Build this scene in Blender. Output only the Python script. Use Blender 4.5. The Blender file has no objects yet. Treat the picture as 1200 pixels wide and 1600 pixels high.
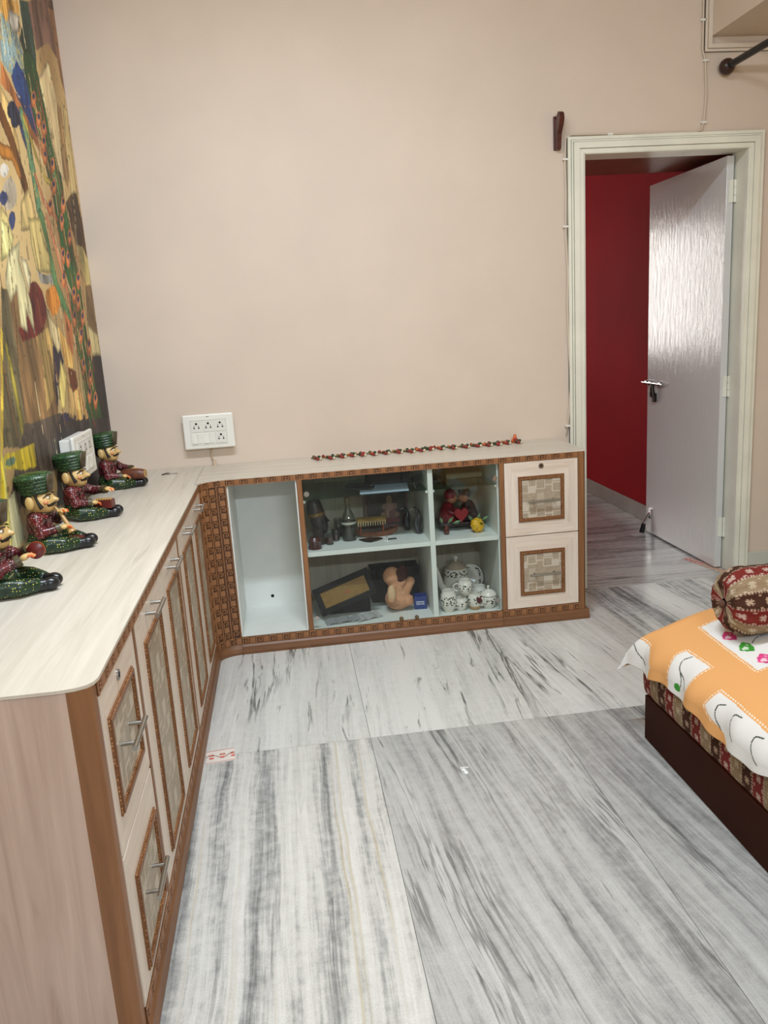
import bpy, math, random
import numpy as np
from mathutils import Vector, Matrix
random.seed(7)
SC = bpy.context.scene
COL = SC.collection
PI = math.pi
# ------------------------------------------------------------------ camera
cd = bpy.data.cameras.new('camera')
cd.sensor_fit = 'VERTICAL'; cd.sensor_height = 36.0; cd.sensor_width = 27.0
cd.lens = 1266.61/1600*36.0; cd.clip_start = .02
cam = bpy.data.objects.new('camera', cd); COL.objects.link(cam)
_r = (0.98993294, -0.12796995, -0.06046868); _d = (-0.08720398, -0.21494665, -0.97272473); _f = (0.11148199, 0.96820537, -0.22394226)
cam.matrix_world = Matrix(((_r[0], -_d[0], -_f[0], 0.7597), (_r[1], -_d[1], -_f[1], -3.6751), (_r[2], -_d[2], -_f[2], 1.3211), (0, 0, 0, 1)))
SC.camera = cam
# ------------------------------------------------------------------ world, lights, exposure
w = bpy.data.worlds.new('world'); SC.world = w; w.use_nodes = True
w.node_tree.nodes['Background'].inputs[0].default_value = (.75, .85, 1, 1)
w.node_tree.nodes['Background'].inputs[1].default_value = .6
def area(name, loc, target, sx, sy, power, col):
    l = bpy.data.lights.new(name, 'AREA'); l.shape = 'RECTANGLE'; l.size = sx; l.size_y = sy; l.energy = power; l.color = col
    o = bpy.data.objects.new(name, l); COL.objects.link(o); o.location = loc
    o.rotation_euler = (Vector(target)-Vector(loc)).to_track_quat('-Z', 'Y').to_euler()
    return o
area('tube_light_glow', (.82, -2.0, 2.93), (.82, -2.0, 0), 1.2, .12, 59, (.79, .895, 1))
area('rear_tube_glow', (1.5, -5.08, 2.35), (1.5, 0, 1.1), 1.2, .10, 48, (.79, .895, 1))
SC.view_settings.view_transform = 'Standard'; SC.view_settings.look = 'None'
SC.view_settings.gamma = 1; SC.view_settings.use_curve_mapping = False
SC.view_settings.exposure = 0.15

# ------------------------------------------------------------------ helpers
def lin(c):
    a = np.asarray(c, float)/255.0
    return np.where(a <= .04045, a/12.92, ((a+.055)/1.055)**2.4)
def rgba(c):
    l = lin(c); return (float(l[0]), float(l[1]), float(l[2]), 1.0)
def root_loc(p):
    v = Vector((0, 0, 0))
    while p is not None:
        v += p.location; p = p.parent
    return v
def link(o, parent=None):
    COL.objects.link(o)
    if parent is not None: o.parent = parent
    return o
def tag(o, label, cat, group=None):
    o['label'] = label; o['category'] = cat
    if group: o['group'] = group
    return o
def thing(name, label, cat, loc=(0, 0, 0), rotz=0, group=None):
    o = bpy.data.objects.new(name, None); o.empty_display_size = .05
    COL.objects.link(o); o.location = loc; o.rotation_euler = (0, 0, rotz)
    return tag(o, label, cat, group)
def struct_empty(name, loc=(0, 0, 0)):
    o = bpy.data.objects.new(name, None); COL.objects.link(o); o.location = loc; o['kind'] = 'structure'; return o
class MB:
    def __init__(s): s.v = []; s.f = []
    def add(s, V, F):
        n = len(s.v); s.v += [tuple(map(float, p)) for p in V]; s.f += [tuple(i+n for i in q) for q in F]; return s
    def box(s, x0, x1, y0, y1, z0, z1):
        V = [(x, y, z) for z in (z0, z1) for y in (y0, y1) for x in (x0, x1)]
        return s.add(V, [(0, 2, 3, 1), (4, 5, 7, 6), (0, 1, 5, 4), (2, 6, 7, 3), (0, 4, 6, 2), (1, 3, 7, 5)])
    def obox(s, c, size, M):
        V = []
        for z in (-.5, .5):
            for y in (-.5, .5):
                for x in (-.5, .5): V.append(Vector(c)+M @ Vector((x*size[0], y*size[1], z*size[2])))
        return s.add(V, [(0, 2, 3, 1), (4, 5, 7, 6), (0, 1, 5, 4), (2, 6, 7, 3), (0, 4, 6, 2), (1, 3, 7, 5)])
    def tube(s, pts, r, n=8, cap=True):
        P = [Vector(p) for p in pts]; R = r if isinstance(r, (list, tuple)) else [r]*len(P)
        T = []
        for i in range(len(P)):
            t = P[min(i+1, len(P)-1)]-P[max(i-1, 0)]; T.append(t.normalized())
        a = T[0].orthogonal().normalized(); V = []
        for i, p in enumerate(P):
            a = (a-T[i]*a.dot(T[i])).normalized(); b = T[i].cross(a)
            for k in range(n):
                th = 2*PI*k/n; V.append(p+R[i]*(math.cos(th)*a+math.sin(th)*b))
        F = [(i*n+k, i*n+(k+1) % n, (i+1)*n+(k+1) % n, (i+1)*n+k) for i in range(len(P)-1) for k in range(n)]
        if cap: F += [tuple(reversed(range(n))), tuple(range((len(P)-1)*n, len(P)*n))]
        return s.add(V, F)
    def lathe(s, prof, c=(0, 0, 0), n=24, cap=True, M=None, sc=(1, 1, 1)):
        V = []; c = Vector(c)
        for r, z in prof:
            for k in range(n):
                p = Vector((r*math.cos(2*PI*k/n)*sc[0], r*math.sin(2*PI*k/n)*sc[1], z*sc[2]))
                V.append(c+(M @ p if M else p))
        m = len(prof)
        F = [(i*n+k, i*n+(k+1) % n, (i+1)*n+(k+1) % n, (i+1)*n+k) for i in range(m-1) for k in range(n)]
        if cap: F += [tuple(reversed(range(n))), tuple(range((m-1)*n, m*n))]
        return s.add(V, F)
    def ball(s, c, r, nu=14, nv=9, M=None):
        r = r if isinstance(r, (tuple, list)) else (r, r, r); V = []; c = Vector(c)
        for j in range(1, nv):
            ph = PI*j/nv
            for k in range(nu):
                th = 2*PI*k/nu
                p = Vector((r[0]*math.sin(ph)*math.cos(th), r[1]*math.sin(ph)*math.sin(th), -r[2]*math.cos(ph)))
                V.append(c+(M @ p if M else p))
        b = Vector((0, 0, -r[2])); t = Vector((0, 0, r[2]))
        V += [c+(M @ b if M else b), c+(M @ t if M else t)]; m = nv-1; B = m*nu; T = B+1
        F = [(i*nu+k, i*nu+(k+1) % nu, (i+1)*nu+(k+1) % nu, (i+1)*nu+k) for i in range(m-1) for k in range(nu)]
        F += [(B, (k+1) % nu, k) for k in range(nu)]+[(T, (m-1)*nu+k, (m-1)*nu+(k+1) % nu) for k in range(nu)]
        return s.add(V, F)
    def prism(s, poly, axis, a, b):
        n = len(poly); V = []
        for h in (a, b):
            for p, q in poly:
                V.append({'x': (h, p, q), 'y': (p, h, q), 'z': (p, q, h)}[axis])
        F = [(i, (i+1) % n, n+(i+1) % n, n+i) for i in range(n)]+[tuple(reversed(range(n))), tuple(range(n, 2*n))]
        return s.add(V, F)
    def mesh(s, name, smooth=False, shift=(0, 0, 0), recalc=True):
        me = bpy.data.meshes.new(name)
        me.from_pydata([(x-shift[0], y-shift[1], z-shift[2]) for x, y, z in s.v], [], s.f); me.update()
        if recalc:
            import bmesh
            bm = bmesh.new(); bm.from_mesh(me); bmesh.ops.recalc_face_normals(bm, faces=bm.faces[:]); bm.to_mesh(me); bm.free()
        if smooth:
            me.shade_smooth(); me.set_sharp_from_angle(angle=math.radians(smooth if smooth is not True else 40))
        return me
    def build(s, name, m, parent=None, smooth=False, bevel=0, local=False, remesh=0, label=None, origin=None, sub=0):
        if parent is not None: sh = Vector((0, 0, 0)) if local else root_loc(parent)
        else:
            A = np.array(s.v); lo = A.min(0); hi = A.max(0)
            sh = Vector(origin) if origin else Vector(((lo[0]+hi[0])/2, (lo[1]+hi[1])/2, lo[2]))
        me = s.mesh(name, smooth, sh); o = bpy.data.objects.new(name, me)
        if m: me.materials.append(m)
        link(o, parent)
        if parent is None: o.location = sh
        if remesh:
            k = o.modifiers.new('remesh', 'REMESH'); k.mode = 'VOXEL'; k.voxel_size = remesh; k.use_smooth_shade = True
            k = o.modifiers.new('smooth', 'SMOOTH'); k.iterations = 3; k.factor = .5
        if bevel:
            k = o.modifiers.new('bevel', 'BEVEL'); k.width = bevel; k.segments = 2; k.limit_method = 'ANGLE'
        if sub:
            k = o.modifiers.new('sub', 'SUBSURF'); k.levels = sub; k.render_levels = sub
        if label: o['label'] = label
        return o
def child_copy(name, me, parent, loc, rot=(0, 0, 0), scale=None):
    o = bpy.data.objects.new(name, me); link(o, parent); o.location = Vector(loc)-root_loc(parent); o.rotation_euler = rot
    if scale: o.scale = scale
    return o
def copy_tree(o, parent=None):
    c = o.copy(); COL.objects.link(c); c.parent = parent
    for ch in list(o.children): copy_tree(ch, c)
    return c
def grid(name, P, C, m, parent=None, origin=None, smooth=True):
    """P (nu,nv,3) points, C (nu,nv,3) sRGB 0-255 print colours"""
    nu, nv = P.shape[:2]
    if parent is not None: sh = np.array(root_loc(parent))
    else: sh = np.array(origin if origin else (P.reshape(-1, 3).mean(0)[0], P.reshape(-1, 3).mean(0)[1], P[..., 2].min()))
    me = bpy.data.meshes.new(name); n = nu*nv
    me.vertices.add(n); me.vertices.foreach_set('co', (P.reshape(-1, 3)-sh).astype(np.float32).ravel())
    i = np.arange(nu-1)[:, None]*nv+np.arange(nv-1)[None, :]
    q = np.stack([i, i+nv, i+nv+1, i+1], -1).reshape(-1, 4)
    me.loops.add(q.size); me.loops.foreach_set('vertex_index', q.astype(np.int32).ravel())
    me.polygons.add(len(q)); me.polygons.foreach_set('loop_start', np.arange(0, q.size, 4, dtype=np.int32))
    me.update(calc_edges=True)
    if C is not None:
        at = me.color_attributes.new('Col', 'FLOAT_COLOR', 'POINT')
        c = np.ones((n, 4), np.float32); c[:, :3] = lin(C.reshape(-1, 3)); at.data.foreach_set('color', c.ravel())
    if smooth: me.shade_smooth()
    me.materials.append(m)
    o = bpy.data.objects.new(name, me); link(o, parent)
    if parent is None: o.location = sh
    return o
def inpoly(X, Y, poly):
    r = np.zeros(X.shape, bool); n = len(poly)
    for i in range(n):
        x0, y0 = poly[i]; x1, y1 = poly[(i+1) % n]
        if y0 == y1: continue
        c = ((y0 > Y) != (y1 > Y)) & (X < (x1-x0)*(Y-y0)/(y1-y0)+x0); r ^= c
    return r
def segdist(X, Y, pts):
    d = np.full(X.shape, 1e9)
    for (x0, y0), (x1, y1) in zip(pts[:-1], pts[1:]):
        vx, vy = x1-x0, y1-y0; L = vx*vx+vy*vy+1e-12
        t = np.clip(((X-x0)*vx+(Y-y0)*vy)/L, 0, 1)
        d = np.minimum(d, np.hypot(X-x0-t*vx, Y-y0-t*vy))
    return d
_rng = np.random.RandomState(5)
def vnoise(X, Y, seed=0):
    xi = np.floor(X).astype(int); yi = np.floor(Y).astype(int); fx = X-xi; fy = Y-yi
    fx = fx*fx*(3-2*fx); fy = fy*fy*(3-2*fy)
    def h(a, b):
        v = np.sin(a*127.1+b*311.7+seed*74.7)*43758.5453; return v-np.floor(v)
    return (h(xi, yi)*(1-fx)+h(xi+1, yi)*fx)*(1-fy)+(h(xi, yi+1)*(1-fx)+h(xi+1, yi+1)*fx)*fy

# ------------------------------------------------------------------ materials
_M = {}
def _new(name):
    m = bpy.data.materials.new(name); m.use_nodes = True
    return m, m.node_tree, m.node_tree.nodes, m.node_tree.nodes['Principled BSDF']
def _noise(nt, vec, scale, detail=3, rough=.5, dist=0):
    n = nt.nodes.new('ShaderNodeTexNoise'); n.inputs['Scale'].default_value = scale; n.inputs['Detail'].default_value = detail
    n.inputs['Roughness'].default_value = rough; n.inputs['Distortion'].default_value = dist
    if vec is not None: nt.links.new(vec, n.inputs['Vector'])
    return n
def _ramp(nt, fac, stops):
    r = nt.nodes.new('ShaderNodeValToRGB'); e = r.color_ramp.elements
    while len(e) < len(stops): e.new(.5)
    for k, (p, c) in zip(e, stops): k.position = p; k.color = rgba(c) if len(c) == 3 else c
    nt.links.new(fac, r.inputs[0]); return r
def _bump(nt, b, h, strength, dist=.002):
    k = nt.nodes.new('ShaderNodeBump'); k.inputs['Strength'].default_value = strength; k.inputs['Distance'].default_value = dist
    nt.links.new(h, k.inputs['Height']); nt.links.new(k.outputs[0], b.inputs['Normal'])
def _map(nt, scale, rot=(0, 0, 0), loc=(0, 0, 0)):
    t = nt.nodes.new('ShaderNodeTexCoord'); mp = nt.nodes.new('ShaderNodeMapping')
    mp.inputs['Scale'].default_value = scale; mp.inputs['Rotation'].default_value = rot; mp.inputs['Location'].default_value = loc
    nt.links.new(t.outputs['Object'], mp.inputs[0]); return mp.outputs[0]
def plain(name, c, rough=.5, metal=0, var=0, vs=8, bump=0, bs=200, spec=.5, coat=0):
    if name in _M: return _M[name]
    m, nt, ns, b = _new(name)
    b.inputs['Base Color'].default_value = rgba(c); b.inputs['Roughness'].default_value = rough; b.inputs['Metallic'].default_value = metal
    b.inputs['Specular IOR Level'].default_value = spec; b.inputs['Coat Weight'].default_value = coat
    if var:
        v = _map(nt, (1, 1, 1)); n = _noise(nt, v, vs, 4)
        lo = [max(0, x*(1-var)) for x in c]; hi = [min(255, x*(1+var)) for x in c]
        r = _ramp(nt, n.outputs['Fac'], [(.3, lo), (.7, hi)]); nt.links.new(r.outputs[0], b.inputs['Base Color'])
    if bump:
        v = _map(nt, (1, 1, 1)); n = _noise(nt, v, bs, 3); _bump(nt, b, n.outputs['Fac'], bump)
    _M[name] = m; return m
def wood(name, c1, c2, sc, rough=.45, c3=None, bump=.05, dist=.6, spec=.4):
    """streaks: sc small along the grain"""
    if name in _M: return _M[name]
    m, nt, ns, b = _new(name); v = _map(nt, sc); n = _noise(nt, v, 1, 6, .6, dist)
    st = [(.3, c1), (.7, c2)]
    if c3: st = [(.22, c3), (.38, c1), (.7, c2)]
    r = _ramp(nt, n.outputs['Fac'], st); nt.links.new(r.outputs[0], b.inputs['Base Color'])
    b.inputs['Roughness'].default_value = rough; b.inputs['Specular IOR Level'].default_value = spec
    if bump: _bump(nt, b, n.outputs['Fac'], bump)
    _M[name] = m; return m
def printed(name, rough=.6, spec=.4, bump=0, bs=300):
    if name in _M: return _M[name]
    m, nt, ns, b = _new(name); a = ns.new('ShaderNodeVertexColor'); a.layer_name = 'Col'
    nt.links.new(a.outputs[0], b.inputs['Base Color']); b.inputs['Roughness'].default_value = rough; b.inputs['Specular IOR Level'].default_value = spec
    if bump:
        v = _map(nt, (1, 1, 1)); n = _noise(nt, v, bs, 2); _bump(nt, b, n.outputs['Fac'], bump, .001)
    _M[name] = m; return m
def dotted(name, c, dot, scale, size=.25, rough=.35, c2=None):
    if name in _M: return _M[name]
    m, nt, ns, b = _new(name); v = _map(nt, (1, 1, 1))
    vo = ns.new('ShaderNodeTexVoronoi'); vo.inputs['Scale'].default_value = scale; vo.inputs['Randomness'].default_value = .35
    nt.links.new(v, vo.inputs['Vector'])
    n = _noise(nt, v, scale*.35, 2)
    r1 = _ramp(nt, n.outputs['Fac'], [(.35, c), (.65, c2 or c)])
    r2 = _ramp(nt, vo.outputs['Distance'], [(size, (1, 1, 1, 1)), (size+.05, (0, 0, 0, 1))])
    mx = ns.new('ShaderNodeMix'); mx.data_type = 'RGBA'
    nt.links.new(r2.outputs[0], mx.inputs[0]); nt.links.new(r1.outputs[0], mx.inputs[6]); mx.inputs[7].default_value = rgba(dot)
    nt.links.new(mx.outputs[2], b.inputs['Base Color']); b.inputs['Roughness'].default_value = rough
    _M[name] = m; return m
def glass(name, tint=(222, 238, 234), refl=.022):
    if name in _M: return _M[name]
    m, nt, ns, b = _new(name); ns.remove(b); out = ns['Material Output']
    t = ns.new('ShaderNodeBsdfTransparent'); t.inputs[0].default_value = rgba(tint)
    g = ns.new('ShaderNodeBsdfGlossy'); g.inputs['Roughness'].default_value = .03
    lw = ns.new('ShaderNodeLayerWeight'); lw.inputs[0].default_value = .5
    p5 = ns.new('ShaderNodeMath'); p5.operation = 'POWER'; p5.inputs[1].default_value = 5; nt.links.new(lw.outputs['Facing'], p5.inputs[0])
    ma = ns.new('ShaderNodeMath'); ma.operation = 'MULTIPLY_ADD'; ma.inputs[1].default_value = .9; ma.inputs[2].default_value = refl; nt.links.new(p5.outputs[0], ma.inputs[0])
    mx = ns.new('ShaderNodeMixShader'); nt.links.new(ma.outputs[0], mx.inputs[0]); nt.links.new(t.outputs[0], mx.inputs[1]); nt.links.new(g.outputs[0], mx.inputs[2])
    nt.links.new(mx.outputs[0], out.inputs[0]); _M[name] = m; return m
def emit(name, c, s):
    m, nt, ns, b = _new(name); b.inputs['Base Color'].default_value = rgba(c)
    b.inputs['Emission Color'].default_value = rgba(c); b.inputs['Emission Strength'].default_value = s; return m
def marble(name, seed, ang=0, along='y', lo=.36, hi=.58, base=(196, 199, 198), mid=(160, 163, 163), dark=(98, 102, 104), fleck=.3, warm=0, wide=13, vein=.8):
    """polished streaked marble; ang turns the streaks on the slab"""
    m, nt, ns, b = _new(name)
    t = ns.new('ShaderNodeTexCoord'); r0 = ns.new('ShaderNodeMapping'); r0.inputs['Rotation'].default_value = (0, 0, ang+(PI/2 if along == 'x' else 0)); r0.inputs['Location'].default_value = (seed*3.7, seed*1.9, seed)
    nt.links.new(t.outputs['Object'], r0.inputs[0])
    wv = _noise(nt, r0.outputs[0], 1.7, 2); sb = ns.new('ShaderNodeVectorMath'); sb.operation = 'MULTIPLY_ADD'; sb.inputs[1].default_value = (.045, 0, 0)
    nt.links.new(wv.outputs['Color'], sb.inputs[0]); nt.links.new(r0.outputs[0], sb.inputs[2])
    def lay(scale, det, ro, ds=0):
        mp = ns.new('ShaderNodeMapping'); mp.inputs['Scale'].default_value = scale; nt.links.new(sb.outputs[0], mp.inputs[0]); return _noise(nt, mp.outputs[0], 1, det, ro, ds).outputs['Fac']
    def mad(a_, k, c_):
        q = ns.new('ShaderNodeMath'); q.operation = 'MULTIPLY_ADD'; nt.links.new(a_, q.inputs[0]); q.inputs[1].default_value = k
        if isinstance(c_, float): q.inputs[2].default_value = c_
        else: nt.links.new(c_, q.inputs[2])
        return q.outputs[0]
    A = lay((wide, .45, 1), 4, .55); B = lay((52, 1.7, 1), 6, .66, .35); C = lay((170, 9, 1), 4, .6)
    N_ = _noise(nt, r0.outputs[0], 34, 5, .65).outputs['Fac']
    v = mad(A, .44, mad(B, .32, mad(C, .10, mad(N_, .14, 0.0))))
    r1 = _ramp(nt, v, [(lo, dark), (lo+(hi-lo)*.34, mid), (lo+(hi-lo)*.62, base), (hi, [min(255, x+16) for x in base])])
    D = lay((34, 3.2, 1), 5, .66, .6); r2 = _ramp(nt, D, [(fleck-.05, (96, 99, 99)), (fleck+.05, (255, 255, 255))])
    mu = ns.new('ShaderNodeMixRGB'); mu.blend_type = 'MULTIPLY'; mu.inputs[0].default_value = .85
    nt.links.new(r1.outputs[0], mu.inputs[1]); nt.links.new(r2.outputs[0], mu.inputs[2])
    # thin broken veins where a stretched noise crosses its middle
    G_ = lay((11, .55, 1), 5, .58, .12); s1 = mad(G_, 1.0, -.5); ab = ns.new('ShaderNodeMath'); ab.operation = 'ABSOLUTE'; nt.links.new(s1, ab.inputs[0])
    K_ = lay((5, 1.3, 1), 2, .5); msk = _ramp(nt, K_, [(.50, (0, 0, 0, 1)), (.60, (vein, vein, vein, 1))])
    rv = _ramp(nt, ab.outputs[0], [(.004, (112, 114, 114)), (.020, (255, 255, 255))])
    mv_ = ns.new('ShaderNodeMixRGB'); mv_.blend_type = 'MULTIPLY'; nt.links.new(msk.outputs[0], mv_.inputs[0]); nt.links.new(mu.outputs[0], mv_.inputs[1]); nt.links.new(rv.outputs[0], mv_.inputs[2]); mu = mv_
    n3 = _noise(nt, r0.outputs[0], 240, 2); r3 = _ramp(nt, n3.outputs['Fac'], [(.3, (236, 236, 236)), (.7, (255, 255, 255))])
    m3 = ns.new('ShaderNodeMixRGB'); m3.blend_type = 'MULTIPLY'; m3.inputs[0].default_value = .8
    nt.links.new(mu.outputs[0], m3.inputs[1]); nt.links.new(r3.outputs[0], m3.inputs[2]); last = m3.outputs[0]
    if warm:
        E_ = lay((34, .25, 1), 3, .5); r5 = _ramp(nt, E_, [(.63, (0, 0, 0, 1)), (.70, (warm, warm, warm, 1))])
        m5 = ns.new('ShaderNodeMixRGB'); nt.links.new(r5.outputs[0], m5.inputs[0]); nt.links.new(last, m5.inputs[1]); m5.inputs[2].default_value = rgba((184, 164, 120)); last = m5.outputs[0]
    nt.links.new(last, b.inputs['Base Color']); b.inputs['Roughness'].default_value = .2; b.inputs['Specular IOR Level'].default_value = .42
    return m
WALL = plain('wall_paint', (213, 196, 180), .55, var=.015, vs=3, bump=.06, bs=60)
CREAM = plain('cream_wall_paint', (222, 200, 150), .55, var=.02, vs=3)
CEIL = plain('ceiling_paint', (232, 226, 214), .7)
RED = plain('red_wall_paint', (156, 34, 40), .7, var=.05, vs=2, spec=.06)
FRAME_PAINT = plain('door_frame_paint', (230, 229, 214), .3, var=.03, vs=6, bump=.05, bs=40)
BROWN = wood('brown_wood', (122, 82, 52), (152, 106, 69), (30, 30, 2.2), .38)
BROWN_H = wood('brown_wood_flat', (106, 70, 44), (134, 92, 60), (3, 3, 40), .4)
KEYBASE = plain('carving_recess', (80, 50, 30), .5)
KEYTOP = wood('carving_face', (136, 90, 56), (160, 112, 74), (20, 20, 20), .42)
TRIMW = wood('moulding_wood', (112, 72, 42), (142, 96, 60), (30, 30, 30), .4)
LAMV = wood('pale_laminate_vertical', (218, 202, 186), (234, 220, 205), (60, 60, 3), .4, (204, 185, 166), bump=.03)
LAMH = wood('pale_laminate_front', (218, 200, 183), (234, 219, 203), (4, 4, 60), .4, (204, 183, 163), bump=.03)
ENDLAM = wood('pinkish_end_laminate', (186, 161, 146), (205, 181, 166), (26, 26, 1.6), .45, (164, 138, 122), bump=.03, dist=1.6)
TOPY = wood('worktop_laminate_y', (200, 191, 176), (217, 208, 194), (34, 1.6, 20), .36, (172, 163, 148), bump=.02, dist=1.0)
TOPX = wood('worktop_laminate_x', (200, 191, 176), (217, 208, 194), (1.6, 34, 20), .36, (172, 163, 148), bump=.02, dist=1.0)
WHITE = plain('white_laminate', (226, 228, 222), .4, var=.015)
STEEL = plain('brushed_steel', (178, 176, 170), .28, 1)
CHROME = plain('chrome', (210, 210, 208), .12, 1)
DARKMET = plain('dark_metal', (60, 54, 48), .4, .9)
GLASS = glass('door_glass', (248, 251, 250))
SHELFGLASS = glass('shelf_glass', (206, 224, 216))
CLEAR = glass('clear_glass', (236, 240, 237), .06)
PRINT = printed('laminate_print', .45)
CLOTH = printed('cloth_print', .85, .15, .25, 900)
PAPERP = printed('paper_print', .55, .3)
PLASTIC = plain('white_plastic', (232, 230, 222), .3)
PLASTIC2 = plain('white_plastic_module', (224, 222, 214), .3)
BLACK = plain('black_plastic', (22, 22, 24), .35)
HOLE = plain('dark_hole', (10, 9, 8), .9)
CERAMIC = plain('white_ceramic', (228, 222, 212), .15, coat=.3)
# ------------------------------------------------------------------ the room
def struct(name, mb, m, parent=None, **k):
    o = mb.build(name, m, parent, **k)
    if parent is None: o['kind'] = 'structure'
    return o
H = 3.0; XR = 3.55; YB = -5.2
struct('wall_left', MB().box(-.12, 0, YB-.12, .12, 0, H), WALL)
struct('wall_back', MB().box(0, 2.158-.0, 0, .12, 0, H).box(2.158, 2.93, 0, .12, 2.0, H).box(2.93, XR+.12, 0, .12, 0, H), WALL)
struct('wall_right', MB().box(XR, XR+.12, YB-.12, 0, 0, H), CREAM)
struct('wall_front', MB().box(0, XR, YB-.12, YB, 0, H), WALL)
struct('ceiling', MB().box(-.12, XR+.12, YB-.12, .12, H, H+.1), CEIL)
# passage behind the door
PX0, PX1, PY1 = .2, 3.0, 4.2
struct('wall_passage_right', MB().box(PX1, PX1+.1, .12, PY1, 0, H), RED)
WIN = (.55, 1.75, .85, 2.12)
struct('wall_passage_back', MB().box(PX0, WIN[0], PY1, PY1+.1, 0, H).box(WIN[1], PX1+.1, PY1, PY1+.1, 0, H).box(WIN[0], WIN[1], PY1, PY1+.1, 0, WIN[2]).box(WIN[0], WIN[1], PY1, PY1+.1, WIN[3], H), RED)
struct('wall_passage_left', MB().box(PX0-.1, PX0, .12, PY1+.1, 0, H), RED)
struct('wall_passage_front', MB().box(PX0, 2.1, .12, .13, 0, H).box(2.1, 2.93, .12, .13, 2.03, H), RED)
struct('ceiling_passage', MB().box(PX0-.1, PX1+.1, .12, PY1+.1, H, H+.1), CEIL)
struct('ceiling_loft', MB().box(PX0, PX1, .125, .70, 2.022, 2.42), plain('loft_brown', (122, 74, 54), .4, var=.1, vs=5), bevel=.004)
g = struct_empty('window_1', ((WIN[0]+WIN[1])/2, PY1+.05, WIN[2]))
f = MB()
for a, b, c, d in [(WIN[0], WIN[0]+.05, WIN[2], WIN[3]), (WIN[1]-.05, WIN[1], WIN[2], WIN[3]), (WIN[0], WIN[1], WIN[2], WIN[2]+.05), (WIN[0], WIN[1], WIN[3]-.05, WIN[3]), (1.125, 1.175, WIN[2], WIN[3])]:
    f.box(a, b, PY1+.02, PY1+.06, c, d)
f.build('window_frame', FRAME_PAINT, g)
for a, b in ((WIN[0]+.05, 1.125), (1.175, WIN[1]-.05)):
    MB().box(a, b, PY1+.035, PY1+.045, WIN[2]+.05, WIN[3]-.05).build('window_pane', emit('daylit_pane', (255, 252, 246), 9), g)
struct('baseboard_passage', MB().box(PX1-.015, PX1, .13, PY1, 0, .1), plain('grey_skirting', (150, 146, 138), .35, var=.08, vs=4), bevel=.003)
struct('baseboard_back', MB().box(3.0, XR, -.012, 0, 0, .1), plain('pale_skirting', (200, 200, 188), .35, var=.05, vs=5), bevel=.003)
struct('baseboard_right', MB().box(XR-.012, XR, YB, -.012, 0, .1), plain('pale_skirting', (200, 200, 188)), bevel=.003)
# floor of marble slabs
fl = struct('floor', MB().box(-.12, XR+.12, YB-.12, PY1+.1, -.08, -.004), plain('floor_joint', (96, 96, 92), .7))
V = {}
def mv(k, *a, **kw):
    if k not in V: V[k] = marble('marble_slab_'+k, *a, **kw)
    return V[k]
def slab(x0, x1, y0, y1, m):
    me = MB().box(-(x1-x0)/2+.0007, (x1-x0)/2-.0007, -(y1-y0)/2+.0007, (y1-y0)/2-.0007, -.02, 0).mesh('marble_slab')
    me.materials.append(m); return child_copy('marble_slab', me, fl, ((x0+x1)/2, (y0+y1)/2, 0))
xs = [0, .342, .949, 1.556, 2.163, 2.77, 3.377, XR]
def near(i):
    if i <= 1: return mv('banded', 1.3, -.005, 'y', .38, .585, base=(206, 204, 198), mid=(164, 164, 161), dark=(98, 99, 98), fleck=.26, warm=.45, wide=15, vein=.35)
    if i == 2: return mv('slanted', 2.6, -.09, 'y', .37, .60, base=(184, 183, 179), mid=(158, 157, 154), dark=(112, 112, 110), fleck=.32, wide=17, vein=.6)
    if i == 3: return mv('slanted_fine', 4.1, -.10, 'y', .37, .61, base=(178, 177, 173), mid=(154, 153, 150), dark=(112, 112, 110), fleck=.31, wide=18, vein=.6)
    return mv('slanted_grey', 5.2, -.06, 'y', .36, .6, base=(174, 172, 168), mid=(146, 145, 142), dark=(106, 106, 104), fleck=.3)
def mid_row(i):
    if i <= 1: return mv('white', 3.4, .03, 'y', .30, .54, base=(207, 206, 201), mid=(188, 188, 184), dark=(136, 136, 133), fleck=.355, wide=7, vein=.9)
    if i == 2: return mv('white_flecked', 6.7, .04, 'y', .30, .54, base=(207, 206, 201), mid=(188, 188, 184), dark=(134, 134, 131), fleck=.36, wide=7, vein=.9)
    if i == 3: return mv('white_streaked', 7.9, -.10, 'y', .34, .57, base=(202, 202, 198), mid=(176, 176, 173), dark=(116, 117, 115), fleck=.34, wide=9, vein=.9)
    return mv('grey_streaked', 8.8, -.09, 'y', .37, .59, base=(202, 204, 203), mid=(156, 160, 160), dark=(92, 97, 98), fleck=.26, wide=11)
for j, (y0, y1) in enumerate([(YB, -4.26), (-4.26, -2.75), (-2.75, -1.24), (-1.24, -.035)]):
    for i in range(7):
        x0, x1 = xs[i], xs[i+1]
        slab(x0, x1, y0, y1, mid_row(i) if j == 3 else near(i))
ys = [-.035, .5, 1.1, 1.7, 2.3, 2.9, 3.5, PY1]
for j in range(7):
    for i, (x0, x1) in enumerate([(PX0, 1.4), (1.4, 2.163), (2.163, 2.77), (2.77, PX1)] if j else [(2.158, 2.93)]):
        slab(x0, x1, ys[j] if j else -.035, ys[j+1], mv('passage%d' % (j % 2), 3+j % 2*2.2, .05, 'x', .36, .6, base=(182, 182, 180), mid=(154, 154, 152), dark=(96, 96, 96), fleck=.3, wide=12))
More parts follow.
